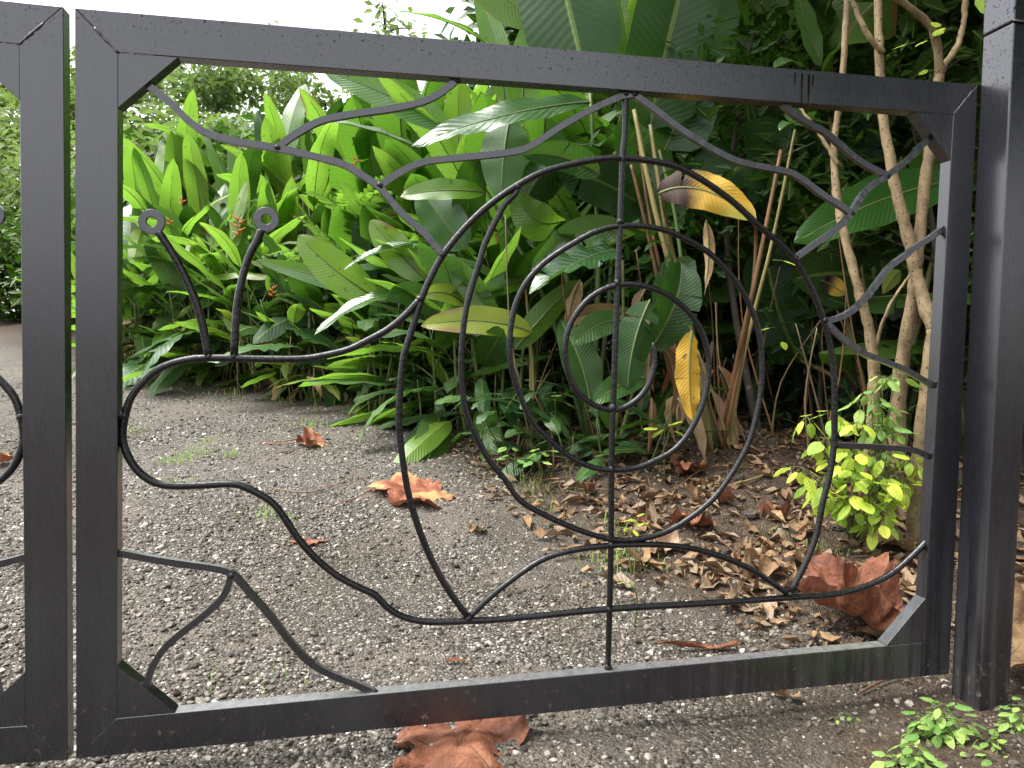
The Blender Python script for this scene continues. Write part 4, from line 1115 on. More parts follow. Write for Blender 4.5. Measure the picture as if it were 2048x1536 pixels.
# ---------------------------------------------------------------- the big-leaved plants behind the shell
PL = thing('banana_plant', 'large banana-like plant hanging broad dark leaves over the top rail', 'plant', GP(*(1.919, 2.651)))
hero(PL, (1.441, 2.052, 3.280), (1.476, 1.868, 2.711), (1.612, 1.764, 2.116), 0.46, 'heli_dark', 'banana', side=CAMX, fold=0.1, wave=0.015, seed=4, n=20)
hero(PL, (0.917, 2.358, 3.143), (1.172, 2.293, 2.834), (1.504, 2.214, 2.578), 0.22, 'banana', 'banana', side=CAMX + UP * .8, fold=0.15, seed=5)
hero(PL, (1.324, 2.767, 2.688), (1.067, 2.723, 2.831), (0.787, 2.781, 2.845), 0.16, 'heli', 'oblong', side=CAMX * .3 + UP * .35 + Vector((0, .9, 0)), fold=0.2, seed=6)
hero(PL, (1.462, 2.616, 2.205), (1.489, 2.626, 2.577), (1.556, 2.726, 2.857), 0.20, 'heli', 'oblong', side=CAMX, seed=7)
hero(PL, (1.435, 2.937, 2.418), (1.404, 2.958, 2.785), (1.268, 3.106, 3.200), 0.17, 'heli', 'oblong', side=CAMX, seed=8)
hero(PL, (1.734, 2.151, 2.204), (1.281, 2.140, 2.140), (0.808, 2.125, 1.913), 0.19, 'gloss', 'oblong', side=UP + Vector((0, .8, 0)), fold=0.1, wave=0.05, seed=9, ruffle=0.03)
hero(PL, (1.346, 2.331, 2.153), (1.288, 2.233, 1.952), (1.281, 2.223, 1.692), 0.25, 'banana', 'oblong', side=CAMX, seed=10, fold=0.12)
hero(PL, (1.095, 2.793, 2.196), (0.735, 2.877, 2.433), (0.352, 3.064, 2.574), 0.19, 'heli', 'oblong', side=UP + CAMX * .2, seed=11)
hero(PL, (0.925, 3.031, 2.143), (0.622, 2.995, 2.257), (0.352, 3.052, 2.275), 0.14, 'gloss', 'oblong', side=UP * .4 + Vector((0, .9, 0)), seed=12)
hero(PL, (1.266, 2.640, 1.816), (1.002, 2.593, 1.828), (0.783, 2.635, 1.765), 0.15, 'heli', 'oblong', side=UP + Vector((0, .5, 0)), seed=13)
hero(PL, (1.182, 2.849, 1.513), (1.035, 2.888, 1.721), (0.925, 3.020, 1.892), 0.27, 'banana', 'oblong', side=CAMX, seed=14)
hero(PL, (1.715, 2.541, 1.663), (1.497, 2.480, 1.559), (1.414, 2.507, 1.810), 0.22, 'heli', 'oblong', side=CAMX + UP * .4, seed=15)
hero(PL, (1.848, 2.318, 1.875), (1.608, 2.270, 1.982), (1.390, 2.210, 1.927), 0.17, 'gloss', 'oblong', side=UP + CAMX * .4, seed=16, tears=2)
hero(PL, (2.029, 2.597, 2.094), (1.686, 2.570, 2.207), (1.463, 2.596, 1.718), 0.26, 'heli_dark', 'banana', side=CAMX, seed=17, tears=2)
hero(PL, (2.179, 2.690, 2.632), (2.090, 2.722, 2.961), (2.094, 2.846, 3.497), 0.30, 'banana', 'banana', side=CAMX, seed=18)
hero(PL, (2.316, 2.551, 2.420), (2.258, 2.579, 2.800), (2.106, 2.516, 2.985), 0.26, 'heli', 'banana', side=CAMX, seed=19)
hero(PL, (2.240, 2.642, 1.764), (2.058, 2.582, 1.890), (1.659, 2.566, 1.978), 0.30, 'heli_dark', 'banana', side=UP + CAMX * .3, seed=20, tears=3)
for px in ((1.885, 2.641, 2.445), (1.483, 2.716, 2.265), (2.063, 2.693, 2.122), (1.270, 2.849, 1.934)):
    q = Vector(px) - PL.location
    stalk_part(PL, [(0, 0, -.05), q * .45 + Vector((.05, 0, .1)), q], [0.022, 0.010], 'stalk')

LOW = thing('broadleaf_plant', 'knee-high glossy wavy-leaved plant inside the middle ring of the spiral', 'plant', GP(*(1.918, 2.240)))
hero(LOW, (1.883, 2.089, 1.439), (1.655, 2.032, 1.410), (1.380, 1.978, 1.189), 0.20, 'gloss', 'oblong', side=UP * .7 + Vector((0, .8, 0)), wave=.05, seed=21, ruffle=.06, tears=4, wfreq=4.5)
hero(LOW, (1.961, 2.179, 1.533), (1.684, 2.137, 1.619), (1.435, 2.177, 1.330), 0.17, 'gloss', 'oblong', side=UP + CAMX * .4, seed=22, ruffle=.06, tears=4, wfreq=4.5)
hero(LOW, (2.003, 1.940, 0.920), (2.134, 1.822, 1.168), (2.156, 1.927, 1.365), 0.24, 'heli_dark', 'oblong', side=CAMX, seed=23, ruffle=.05, tears=4, wfreq=4.5)
hero(LOW, (1.965, 1.856, 1.166), (1.833, 1.773, 0.966), (1.822, 1.765, 0.726), 0.20, 'heli_dark', 'oblong', side=CAMX, ruffle=.04, tears=3, seed=24)
hero(LOW, (1.901, 2.070, 1.075), (1.730, 2.003, 1.069), (1.591, 1.924, 0.940), 0.14, 'gloss', 'oblong', side=UP + Vector((0, .5, 0)), seed=25, ruffle=.04)
hero(LOW, (1.979, 1.940, 0.781), (1.820, 1.870, 0.770), (1.657, 1.796, 0.657), 0.13, 'gloss', 'oblong', side=UP + Vector((0, .6, 0)), seed=26)
hero(LOW, (1.736, 2.087, 0.658), (1.710, 2.101, 0.865), (1.609, 2.232, 1.076), 0.20, 'heli_dark', 'oblong', side=CAMX, seed=27)
hero(LOW, (2.184, 2.114, 1.082), (2.157, 2.129, 1.295), (2.314, 2.101, 1.404), 0.22, 'gloss', 'oblong', side=CAMX, ruffle=.05, seed=28)
for px in ((1.918, 2.131, 1.393), (2.041, 2.041, 1.077), (1.965, 2.044, 0.764)):
    q = Vector(px) - LOW.location
    stalk_part(LOW, [(0, 0, -.05), q * .5 + Vector((.03, 0, .05)), q], [0.012, 0.007], 'stalk')

MIDP = thing('broadleaf_plant', 'yellow-green broadleaf plant between the shell arch and the spiral turns', 'plant', GP(*(1.544, 2.623)))
hero(MIDP, (1.511, 2.454, 1.014), (1.234, 2.414, 1.118), (0.891, 2.481, 1.041), 0.17, 'yellowing', 'oblong', side=UP + Vector((0, .3, 0)), seed=31)
hero(MIDP, (1.352, 2.591, 1.058), (1.155, 2.642, 1.314), (1.084, 2.662, 1.428), 0.15, 'heli', 'oblong', side=CAMX, seed=32)
hero(MIDP, (1.169, 2.736, 1.177), (1.042, 2.664, 1.284), (0.908, 2.689, 1.219), 0.11, 'yellowing', 'oblong', side=UP, seed=33)
hero(MIDP, (1.513, 2.671, 1.327), (1.379, 2.596, 1.316), (1.233, 2.622, 1.206), 0.14, 'heli', 'oblong', side=UP + Vector((0, .5, 0)), seed=34)
hero(MIDP, (1.415, 2.470, 0.915), (1.580, 2.445, 1.141), (1.800, 2.510, 1.320), 0.15, 'heli', 'oblong', side=UP, seed=35)
for px in ((1.509, 2.507, 1.029), (1.351, 2.592, 1.087), (1.513, 2.671, 1.312)):
    q = Vector(px) - MIDP.location
    stalk_part(MIDP, [(0, 0, -.05), q * .5 + Vector((.02, 0, .05)), q], [0.012, 0.007], 'stalk_tan')

LFT = thing('broadleaf_plant', 'bright broadleaf plant with a pale glossy leaf above the snail neck', 'plant', GP(*(0.711, 3.821)))
hero(LFT, (0.671, 3.455, 1.256), (0.374, 3.421, 1.428), (0.169, 3.472, 1.655), 0.25, 'heli', 'oblong', side=UP + CAMX * .8, seed=41, fold=.1)
hero(LFT, (0.965, 3.410, 1.632), (0.694, 3.362, 1.601), (0.466, 3.299, 1.418), 0.11, 'gloss', 'oblong', side=UP * .5 + Vector((0, .9, 0)), seed=42)
hero(LFT, (0.833, 3.217, 1.262), (0.566, 3.170, 1.268), (0.290, 3.114, 0.990), 0.13, 'gloss', 'oblong', side=UP * .6 + Vector((0, .9, 0)), seed=43, wave=.05)
hero(LFT, (0.991, 3.394, 1.379), (0.795, 3.443, 1.577), (0.631, 3.484, 1.775), 0.22, 'heli', 'oblong', side=CAMX + UP * .4, seed=44)
hero(LFT, (0.800, 3.530, 1.251), (0.436, 3.508, 1.373), (-0.146, 3.839, 1.525), 0.14, 'heli', 'oblong', side=UP, seed=45)
hero(LFT, (1.079, 3.263, 1.109), (0.911, 3.205, 1.359), (0.720, 3.137, 1.222), 0.17, 'gloss', 'oblong', side=UP + CAMX * .2, seed=46)
for px in ((0.673, 3.505, 1.246), (0.973, 3.510, 1.633), (0.823, 3.321, 1.237)):
    q = Vector(px) - LFT.location
    stalk_part(LFT, [(0, 0, -.05), q * .5 + Vector((.02, 0, .05)), q], [0.012, 0.007], 'stalk')

# the fan of tall stalks right of the upright bar, with its dying leaves
FAN = thing('banana_plant', 'tall fan of bare stalks right of the upright bar with one golden leaf', 'plant', GP(*(2.477, 2.179)))
def fan(pts, r0, mat): stalk_part(FAN, [Vector(p) - FAN.location for p in pts], [r0, r0 * .6], mat, k=5)
fan([(2.494, 2.123, 0.366), (2.487, 1.941, 0.874), (2.524, 1.848, 1.280), (2.652, 1.849, 1.939)], 0.016, 'stalk_brown')
fan([(2.534, 2.115, 0.367), (2.551, 1.981, 0.926), (2.664, 1.930, 1.499), (2.778, 1.931, 2.072)], 0.012, 'stalk_tan')
fan([(2.467, 2.129, 0.380), (2.305, 2.192, 1.088), (2.143, 2.250, 1.687), (2.066, 2.392, 2.265)], 0.020, 'stalk_tan')
fan([(2.463, 2.181, 0.373), (2.299, 2.243, 1.062), (2.217, 2.283, 1.614), (2.154, 2.370, 2.182)], 0.017, 'stalk_tan')
fan([(2.436, 2.186, 0.373), (2.279, 2.299, 1.092), (2.155, 2.348, 1.650), (2.122, 2.479, 2.183)], 0.014, 'stalk_brown')
fan([(2.457, 2.081, 0.400), (2.310, 2.140, 1.086), (2.250, 2.227, 1.661), (2.203, 2.354, 2.042)], 0.014, 'stalk')
fan([(2.431, 2.238, 0.366), (2.238, 2.310, 1.148), (2.113, 2.359, 1.706), (2.050, 2.382, 1.957)], 0.015, 'stalk_brown')
fan([(2.407, 2.039, 0.379), (2.293, 2.034, 0.924), (2.176, 2.080, 1.449), (1.977, 1.772, 1.663)], 0.012, 'stalk_tan')
fan([(2.472, 2.026, 0.393), (2.358, 2.011, 0.687), (2.360, 1.965, 0.820)], 0.012, 'stalk_brown')
fan([(2.499, 2.021, 0.393), (2.396, 2.002, 0.662), (2.283, 1.985, 0.923)], 0.009, 'stalk_tan')
fan([(2.459, 2.029, 0.393), (2.525, 1.893, 1.131), (2.528, 1.857, 1.508), (2.396, 1.681, 1.547)], 0.012, 'stalk_brown')
hero(FAN, (1.944, 1.728, 1.657), (2.082, 1.600, 1.736), (2.320, 1.491, 1.511), 0.185, 'gold_brown', 'oblong', side=UP + Vector((0, .25, 0)), fold=-0.3, wave=.06, seed=51, cup=.25, ruffle=.035, twist=.35, tears=1,
     label='golden dying leaf, dark brown towards its stalk')
hero(FAN, (2.124, 1.715, 1.012), (2.075, 1.666, 0.826), (2.108, 1.650, 0.585), 0.125, 'gold', 'oblong', side=CAMX + Vector((0, .4, 0)), fold=.4, wave=.08, seed=52, ruffle=.05, twist=.5, tears=2, label='hanging golden dried leaf')
hero(FAN, (2.235, 1.817, 1.563), (2.266, 1.805, 1.416), (2.226, 1.804, 1.193), 0.055, 'dry_tan', 'lance', side=CAMX, fold=.6, wave=.1, seed=53, twist=1.0)
hero(FAN, (2.128, 2.330, 1.090), (1.769, 2.306, 1.192), (1.636, 2.327, 1.026), 0.10, 'dry_tan', 'oblong', side=UP + CAMX * .4, fold=.4, seed=54, wave=.1)
hero(FAN, (1.800, 2.510, 1.320), (1.717, 2.420, 1.198), (1.690, 2.416, 0.974), 0.09, 'dry_tan', 'oblong', side=CAMX, fold=.5, seed=55, wave=.1, twist=.8)
hero(FAN, (2.192, 2.465, 2.184), (2.235, 2.373, 2.658), (2.426, 2.362, 3.332), 0.45, 'heli_dark', 'banana', side=CAMX, seed=56)
hero(FAN, (2.316, 2.538, 2.097), (2.517, 2.514, 2.510), (2.619, 2.623, 3.207), 0.40, 'banana', 'banana', side=CAMX, seed=57, tears=2)
hero(FAN, (2.398, 2.705, 1.601), (2.239, 2.647, 1.884), (2.216, 2.778, 2.457), 0.34, 'banana', 'banana', side=CAMX, seed=58)

rf = random.Random(77)
for p0, ln in [((2.556, 2.165, 0.672), 0.36), ((2.146, 2.073, 1.283), 0.32), ((2.313, 2.084, 0.991), 0.36), ((2.445, 2.080, 0.842), 0.33), ((2.156, 2.001, 0.679), 0.27), ((2.013, 1.936, 0.677), 0.30), ((2.060, 2.068, 1.146), 0.47), ((2.126, 1.867, 0.680), 0.31), ((2.316, 2.252, 0.804), 0.30), ((2.315, 2.202, 1.130), 0.39), ((2.129, 2.229, 0.909), 0.21), ((2.364, 2.264, 0.786), 0.38), ((2.010, 1.978, 1.004), 0.39), ((2.156, 2.116, 1.198), 0.23), ((2.498, 2.212, 0.689), 0.31), ((2.340, 2.053, 0.874), 0.34), ((2.037, 2.096, 1.246), 0.33), ((2.153, 2.135, 0.957), 0.42), ((2.255, 2.221, 1.042), 0.38), ((2.461, 2.179, 0.974), 0.42)]:
    p0 = Vector(p0); d = Vector((rf.uniform(-.10, .10), rf.uniform(-.12, .05), -ln))
    hero(FAN, p0, p0 + d * .5 + Vector((rf.uniform(-.08, .08), -.04, .05)), p0 + d, rf.uniform(.035, .085), rf.choice(('dry_tan', 'litter', 'dry')), 'lance', side=CAMX + Vector((0, rf.uniform(-.8, .8), 0)),
         fold=rf.uniform(.4, .9), wave=.12, seed=rf.randrange(999), twist=rf.uniform(-1.5, 1.5), n=10, nw=4, stalk='straw', name='dead_frond')

# big dark leaves above and behind the sapling
BIG = thing('banana_plant', 'large dark banana-like plant behind the sapling, one green blade crossing the trunks', 'plant', GP(*(3.692, 2.384)))
hero(BIG, (3.464, 1.624, 1.780), (3.007, 1.561, 1.685), (2.546, 1.543, 1.424), 0.26, 'banana', 'oblong', side=UP + Vector((0, .45, 0)), fold=.12, wave=.05, seed=61, label='broad green leaf crossing behind the sapling trunks')
hero(BIG, (2.977, 2.398, 2.016), (2.805, 2.440, 2.161), (2.518, 2.482, 1.748), 0.45, 'heli_dark', 'banana', side=CAMX + UP * .5, seed=62)
hero(BIG, (3.009, 2.822, 2.532), (3.265, 2.662, 2.407), (3.688, 2.459, 2.074), 0.42, 'heli_dark', 'banana', side=UP + CAMX * .3, seed=63, tears=4)
hero(BIG, (3.146, 2.281, 2.480), (3.195, 2.178, 2.724), (3.496, 2.127, 2.979), 0.40, 'banana', 'banana', side=UP + CAMX * .6, seed=64)
hero(BIG, (3.507, 2.514, 2.501), (3.807, 2.461, 2.718), (4.288, 2.352, 2.478), 0.50, 'heli_dark', 'banana', side=UP + CAMX * .2, seed=65, tears=2)
hero(BIG, (3.196, 2.796, 2.854), (3.008, 2.848, 3.171), (2.788, 2.910, 3.553), 0.45, 'banana', 'banana', side=CAMX, seed=66)
hero(BIG, (3.504, 2.911, 2.205), (3.701, 2.764, 2.116), (4.341, 2.638, 2.253), 0.50, 'heli_dark', 'banana', side=UP + CAMX * .2, seed=67, tears=4)
hero(BIG, (3.973, 2.468, 1.256), (3.629, 2.447, 1.491), (3.092, 2.449, 1.353), 0.42, 'heli_dark', 'banana', side=UP, seed=68)
hero(BIG, (3.325, 2.688, 0.873), (3.083, 2.649, 1.184), (3.105, 2.765, 1.638), 0.35, 'heli_dark', 'banana', side=CAMX, seed=69)
hero(BIG, (2.905, 1.919, 2.411), (2.770, 1.850, 2.548), (2.719, 1.871, 2.801), 0.15, 'gloss', 'oblong', side=CAMX + Vector((0, .5, .3)), seed=70)
hero(BIG, (2.803, 1.939, 2.397), (2.695, 1.860, 2.421), (2.567, 1.780, 2.318), 0.10, 'gloss', 'oblong', side=UP * .4 + Vector((0, .9, .1)), seed=71)
hero(BIG, (2.894, 1.804, 2.068), (2.688, 1.746, 2.098), (2.591, 1.762, 2.006), 0.13, 'gloss', 'oblong', side=UP * .5 + Vector((0, .9, 0)), seed=72, tears=4)
hero(BIG, (3.597, 2.143, 1.391), (3.555, 2.150, 1.353), (3.499, 2.157, 1.258), 0.11, 'yellowing', 'ovate', side=CAMX, seed=73, label='small yellow-green leaf behind the trunks')
hero(BIG, (3.269, 2.413, 1.355), (3.295, 2.304, 1.316), (3.352, 2.290, 1.258), 0.11, 'gold_brown', 'oblong', side=UP, seed=74)
hero(BIG, (4.130, 2.058, 2.003), (3.799, 2.026, 2.059), (3.471, 2.085, 1.832), 0.35, 'banana', 'banana', side=UP + CAMX * .3, seed=75, tears=3)
for px in ((3.327, 2.554, 2.591), (3.877, 2.105, 1.886), (3.198, 2.766, 2.118), (4.046, 2.556, 1.264), (3.325, 2.688, 0.873)):
    q = Vector(px) - BIG.location
    stalk_part(BIG, [(0, 0, -.05), q * .5 + Vector((.05, 0, .1)), q], [0.026, 0.012], 'stalk_tan')

DK = [(3.276, 3.498), (3.504, 4.478), (4.250, 4.116), (4.510, 3.446), (4.780, 2.774), (5.088, 4.764)]
DKL = ['shaded banana-like plant behind the golden leaf', 'shaded banana-like plant deep behind the yellow hanging leaf', 'shaded banana-like plant behind the widest turn of the spiral',
       'shaded banana-like plant beside the sapling foot', 'shaded banana-like plant in the corner by the gate post', 'tall shaded banana-like plant over the top rail near the post']
for i, (b, lab) in enumerate(zip(DK, DKL)):
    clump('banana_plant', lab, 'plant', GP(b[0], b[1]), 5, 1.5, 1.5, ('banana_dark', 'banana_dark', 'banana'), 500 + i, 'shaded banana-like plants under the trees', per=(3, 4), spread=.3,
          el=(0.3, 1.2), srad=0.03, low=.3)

# ---------------------------------------------------------------- sapling with tan spotted stems
SAP = thing('sapling_tree', 'tan-barked sapling with several thin leaning trunks beside the gate post', 'tree', GP(*(2.785, 1.082)))
def limb(nm, pts, rads, mat='bark'):
    sp = spline([Vector(p) - SAP.location for p in pts], 9)
    rr = np.interp(np.linspace(0, 1, len(sp)), np.linspace(0, 1, len(rads)), rads)
    rk = random.Random(len(sp) + int(pts[0][0] * 1000))
    k1 = rk.uniform(0, 6)
    rr = [q * .80 * (1 + .06 * math.sin(i * 1.1 + k1) + rk.uniform(-.05, .05) + (.16 if rk.random() < .07 else 0)) for i, q in enumerate(rr)]
    sp = [p + Vector((rk.uniform(-1, 1), rk.uniform(-1, 1), 0)) * .0022 for p in sp]
    mb = MB(); mb.tube(sp, rr, 12); return mb.build(nm, M[mat], SAP)
limb('trunk', [(2.774, 0.983, 0.144), (2.786, 0.990, 0.357), (2.817, 0.998, 0.723), (2.848, 1.004, 1.008)], [0.047, 0.04, 0.034])
limb('trunk', [(2.848, 1.004, 1.008), (2.825, 1.067, 1.195), (2.788, 1.082, 1.360), (2.731, 1.103, 1.587), (2.691, 1.144, 1.902), (2.693, 1.190, 2.268), (2.715, 1.260, 2.844)], [0.034, 0.03, 0.024, 0.02])
limb('trunk', [(2.810, 1.140, 0.415), (2.819, 1.154, 0.799), (2.835, 1.114, 1.137), (2.839, 1.093, 1.384), (2.879, 1.100, 1.759), (2.946, 1.131, 2.103)], [0.044, 0.034, 0.028, 0.024])
limb('branch', [(2.946, 1.130, 2.082), (2.877, 1.100, 2.249), (2.710, 1.087, 2.348), (2.557, 1.071, 2.423)], [0.024, 0.018, 0.014])
limb('branch', [(2.946, 1.131, 2.103), (3.057, 1.164, 2.230), (3.088, 1.164, 2.379), (3.098, 1.175, 2.678)], [0.018, 0.015, 0.012])
limb('trunk', [(2.618, 1.077, 0.388), (2.643, 1.085, 0.718), (2.631, 1.098, 0.966), (2.570, 1.121, 1.213), (2.540, 1.188, 1.470), (2.542, 1.251, 1.755), (2.577, 1.258, 2.097), (2.599, 1.270, 2.502)], [0.034, 0.026, 0.022, 0.018, 0.016])
limb('branch', [(2.691, 1.155, 2.162), (2.614, 1.153, 2.226), (2.553, 1.172, 2.369), (2.502, 1.187, 2.493)], [0.015, 0.012, 0.01])
limb('branch', [(2.643, 1.094, 0.925), (2.663, 1.045, 1.088), (2.748, 1.033, 1.227)], [0.01, 0.008, 0.006])
limb('branch', [(2.546, 1.228, 1.708), (2.483, 1.267, 1.840), (2.428, 1.334, 1.973), (2.371, 1.404, 2.132)], [0.01, 0.008, 0.005])
limb('branch', [(2.688, 1.067, 0.512), (2.644, 1.017, 0.315), (2.651, 0.990, 0.198)], [0.03, 0.03, 0.034])
SL = [((2.734, 1.024, 2.155), 0.08), ((2.773, 1.016, 2.165), 0.07), ((2.803, 1.009, 2.155), 0.08), ((2.890, 1.046, 2.228), 0.07), ((2.920, 1.040, 2.238), 0.07), ((2.809, 1.004, 2.045), 0.05), ((2.551, 0.756, 2.182), 0.34), ((2.639, 0.740, 2.237), 0.30), ((2.340, 1.377, 1.318), 0.12), ((2.405, 1.453, 1.025), 0.06), ((2.428, 1.446, 0.969), 0.07)]
r_ = random.Random(71)
for p, sc in SL:
    place_leaf(SAP, 'lime' if sc < .2 else 'weed', Vector(p) - SAP.location, r_.uniform(0, 6.28), r_.uniform(-.3, .4), r_.uniform(-.4, .4), sc, r_)

# ---------------------------------------------------------------- lime shrub at its foot, and small herbs
def sprig(name, label, cat, base, tips, key, ls, seed, group=None, whorl=4, stalk='stalk', srad=0.004, tiers=2, el=(-.15, .5)):
    """stems that end in whorls of ovate leaves"""
    r = random.Random(seed)
    root = thing(name, label, cat, base, 0, group)
    o = Vector(base)
    for tp in tips:
        q = Vector(tp) - o
        stalk_part(root, [(r.uniform(-.02, .02), r.uniform(-.02, .02), -.02), q * .5 + Vector((r.uniform(-.03, .03), 0, .02)), q], [srad, srad * .5], stalk, 5)
        for tier in range(tiers):
            p = q * (1 - .22 * tier)
            a0 = r.uniform(0, 6.28)
            for k in range(whorl):
                place_leaf(root, key, p, a0 + 2 * PI * k / whorl + r.uniform(-.3, .3), r.uniform(*el), r.uniform(-.4, .4), ls * r.uniform(.65, 1.15) * (1 - .1 * tier), r)
    return root
sprig('lime_shrub', 'knee-high lime-green leafy shrub at the foot of the sapling', 'shrub', GP(*(2.503, 0.987)), [(2.314, 1.048, 0.657), (2.390, 0.982, 0.678), (2.444, 0.919, 0.644), (2.331, 0.939, 0.585), (2.207, 0.909, 0.476), (2.300, 0.889, 0.439), (2.379, 0.826, 0.550), (2.558, 0.890, 0.529), (2.653, 0.870, 0.511), (2.361, 0.825, 0.438), (2.471, 0.803, 0.449), (2.728, 0.905, 0.485), (2.263, 0.894, 0.391), (2.380, 0.818, 0.373), (2.489, 0.795, 0.356), (2.462, 0.798, 0.290), (2.580, 0.830, 0.413), (2.388, 0.924, 0.489)], 'lime', 0.105, 81, tiers=2, whorl=5, el=(-.85, .15))
sprig('lime_shrub', 'small greener shoot in front of the sapling trunk above the lime shrub', 'shrub', GP(*(2.635, 1.011)), [(2.575, 0.950, 0.822), (2.527, 0.958, 0.766), (2.658, 0.985, 0.835), (2.575, 0.942, 0.629), (2.556, 0.950, 0.727), (2.623, 0.931, 0.600), (2.531, 1.006, 0.724)], 'weed', 0.10, 82, tiers=3, whorl=5, el=(-.8, .15))
HB = 'low herbs growing near the post'
sprig('leafy_weed', 'tallest pale green weed against the foot of the gate post', 'weed', GP(*(1.883, -0.178)), [(1.868, -0.191, 0.102), (1.829, -0.184, 0.074), (1.889, -0.217, 0.075), (1.855, -0.201, 0.053), (1.815, -0.183, 0.040)], 'weed', 0.056, 83, HB, 5, srad=.002, tiers=3, el=(-.5, .4))
sprig('leafy_weed', 'pale green weed low at the bottom edge in front of the post', 'weed', GP(*(1.723, -0.267)), [(1.733, -0.267, 0.059), (1.677, -0.277, 0.037), (1.740, -0.290, 0.043), (1.761, -0.295, 0.022)], 'weed', 0.056, 84, HB, 5, srad=.002, tiers=3, el=(-.5, .4))
sprig('leafy_weed', 'pale green weed just past the corner of the post foot', 'weed', GP(*(2.054, -0.213)), [(2.039, -0.218, 0.062), (1.992, -0.240, 0.020), (2.029, -0.248, 0.032), (2.059, -0.210, 0.092)], 'weed', 0.056, 85, HB, 5, srad=.002, tiers=3, el=(-.5, .4))
sprig('leafy_weed', 'tiny round-leaved seedling on the gravel under the bottom rail', 'weed', GP(*(1.700, -0.079)), [(1.673, -0.082, 0.034), (1.711, -0.090, 0.037)], 'weed', 0.026, 86, HB, 3, srad=.0015, tiers=1)
sprig('leafy_weed', 'small weed between post foot and bottom edge', 'weed', GP(*(1.920, -0.247)), [(1.939, -0.259, 0.041), (1.868, -0.266, 0.023), (1.903, -0.303, 0.028)], 'weed', 0.042, 87, HB, 5, srad=.0015)
SG = 'seedlings along the drive edge'
for i, (bp, tips, ls, key, lab) in enumerate([
    ((0.750, 3.916), [(0.710, 3.838, 0.821), (0.622, 3.849, 0.658), (0.851, 3.806, 0.751)], 0.20, 'ginger', 'bright lime seedling at the bank foot below the snail neck'),
    ((1.011, 3.554), [(0.985, 3.471, 0.726), (0.885, 3.487, 0.623), (1.101, 3.444, 0.660)], 0.22, 'gloss', 'broad-leaved seedling behind the front curve of the shell'),
    ((1.381, 2.554), [(1.293, 2.484, 0.634), (1.315, 2.374, 0.572), (1.197, 2.504, 0.647)], 0.24, 'gloss', 'glossy veined seedling inside the first turn of the spiral'),
    ((1.609, 2.405), [(1.567, 2.428, 0.665), (1.610, 2.317, 0.644)], 0.22, 'gloss', 'glossy drooping seedling under the second turn of the spiral'),
    ((1.342, 2.151), [(1.319, 2.111, 0.413), (1.322, 2.058, 0.361)], 0.09, 'weed', 'pale upright seedling low inside the spiral'),
    ((1.447, 1.924), [(1.411, 1.886, 0.367), (1.422, 1.835, 0.422)], 0.11, 'weed', 'wilting pale seedling beside the pale upright one'),
    ((2.059, 1.852), [(2.018, 1.768, 0.536)], 0.12, 'lime', 'single green seedling under the hanging golden leaf'),
    ((1.532, 0.930), [(1.525, 0.908, 0.264), (1.555, 0.924, 0.292)], 0.05, 'lime', 'tiny yellow-green seedling beside the upright bar'),
    ((1.387, 0.549), [(1.383, 0.546, 0.185)], 0.035, 'weed', 'tiny seedling on the gravel under the foot arch')]):
    sprig('seedling', lab, 'seedling', GP(*bp), tips, key, ls, 400 + i, SG, 4, srad=.004, tiers=1)

LW = [(0.631, 4.557), (1.046, 3.958), (1.309, 3.442), (1.424, 2.699), (1.596, 2.356), (0.282, 4.886), (1.767, 2.168), (1.950, 2.131)]
LWL = ['low broad-leaved plant at the bank foot under the snail neck', 'low dark-leaved plant behind the front curve of the shell', 'low glossy plant between shell arch and spiral at the gravel edge',
       'low glossy veined plant inside the spiral at the gravel edge', 'low dark glossy plant under the second spiral turn', 'low plant at the bank foot where the neck starts to rise', 'low drooping glossy plant left of the upright bar', 'low dark plant in the shade below the centre ring']
for i, (b, lab) in enumerate(zip(LW, LWL)):
    clump('broadleaf_plant', lab, 'plant', GP(b[0], b[1]), 5, 0.20 if i != 7 else .35, 0.34, (('ginger', 'heli', 'gloss'), ('heli_dark', 'gloss'), ('gloss', 'heli'), ('gloss', 'gloss', 'heli'), ('gloss', 'heli_dark'), ('heli', 'ginger', 'yellowing'), ('gloss', 'heli_dark'), ('heli_dark',))[i],
          700 + i, 'low broad-leaved plants at the edge of the bed', per=(3, 5), spread=.18, lean=.4, el=(.15, 1.0), srad=.006)

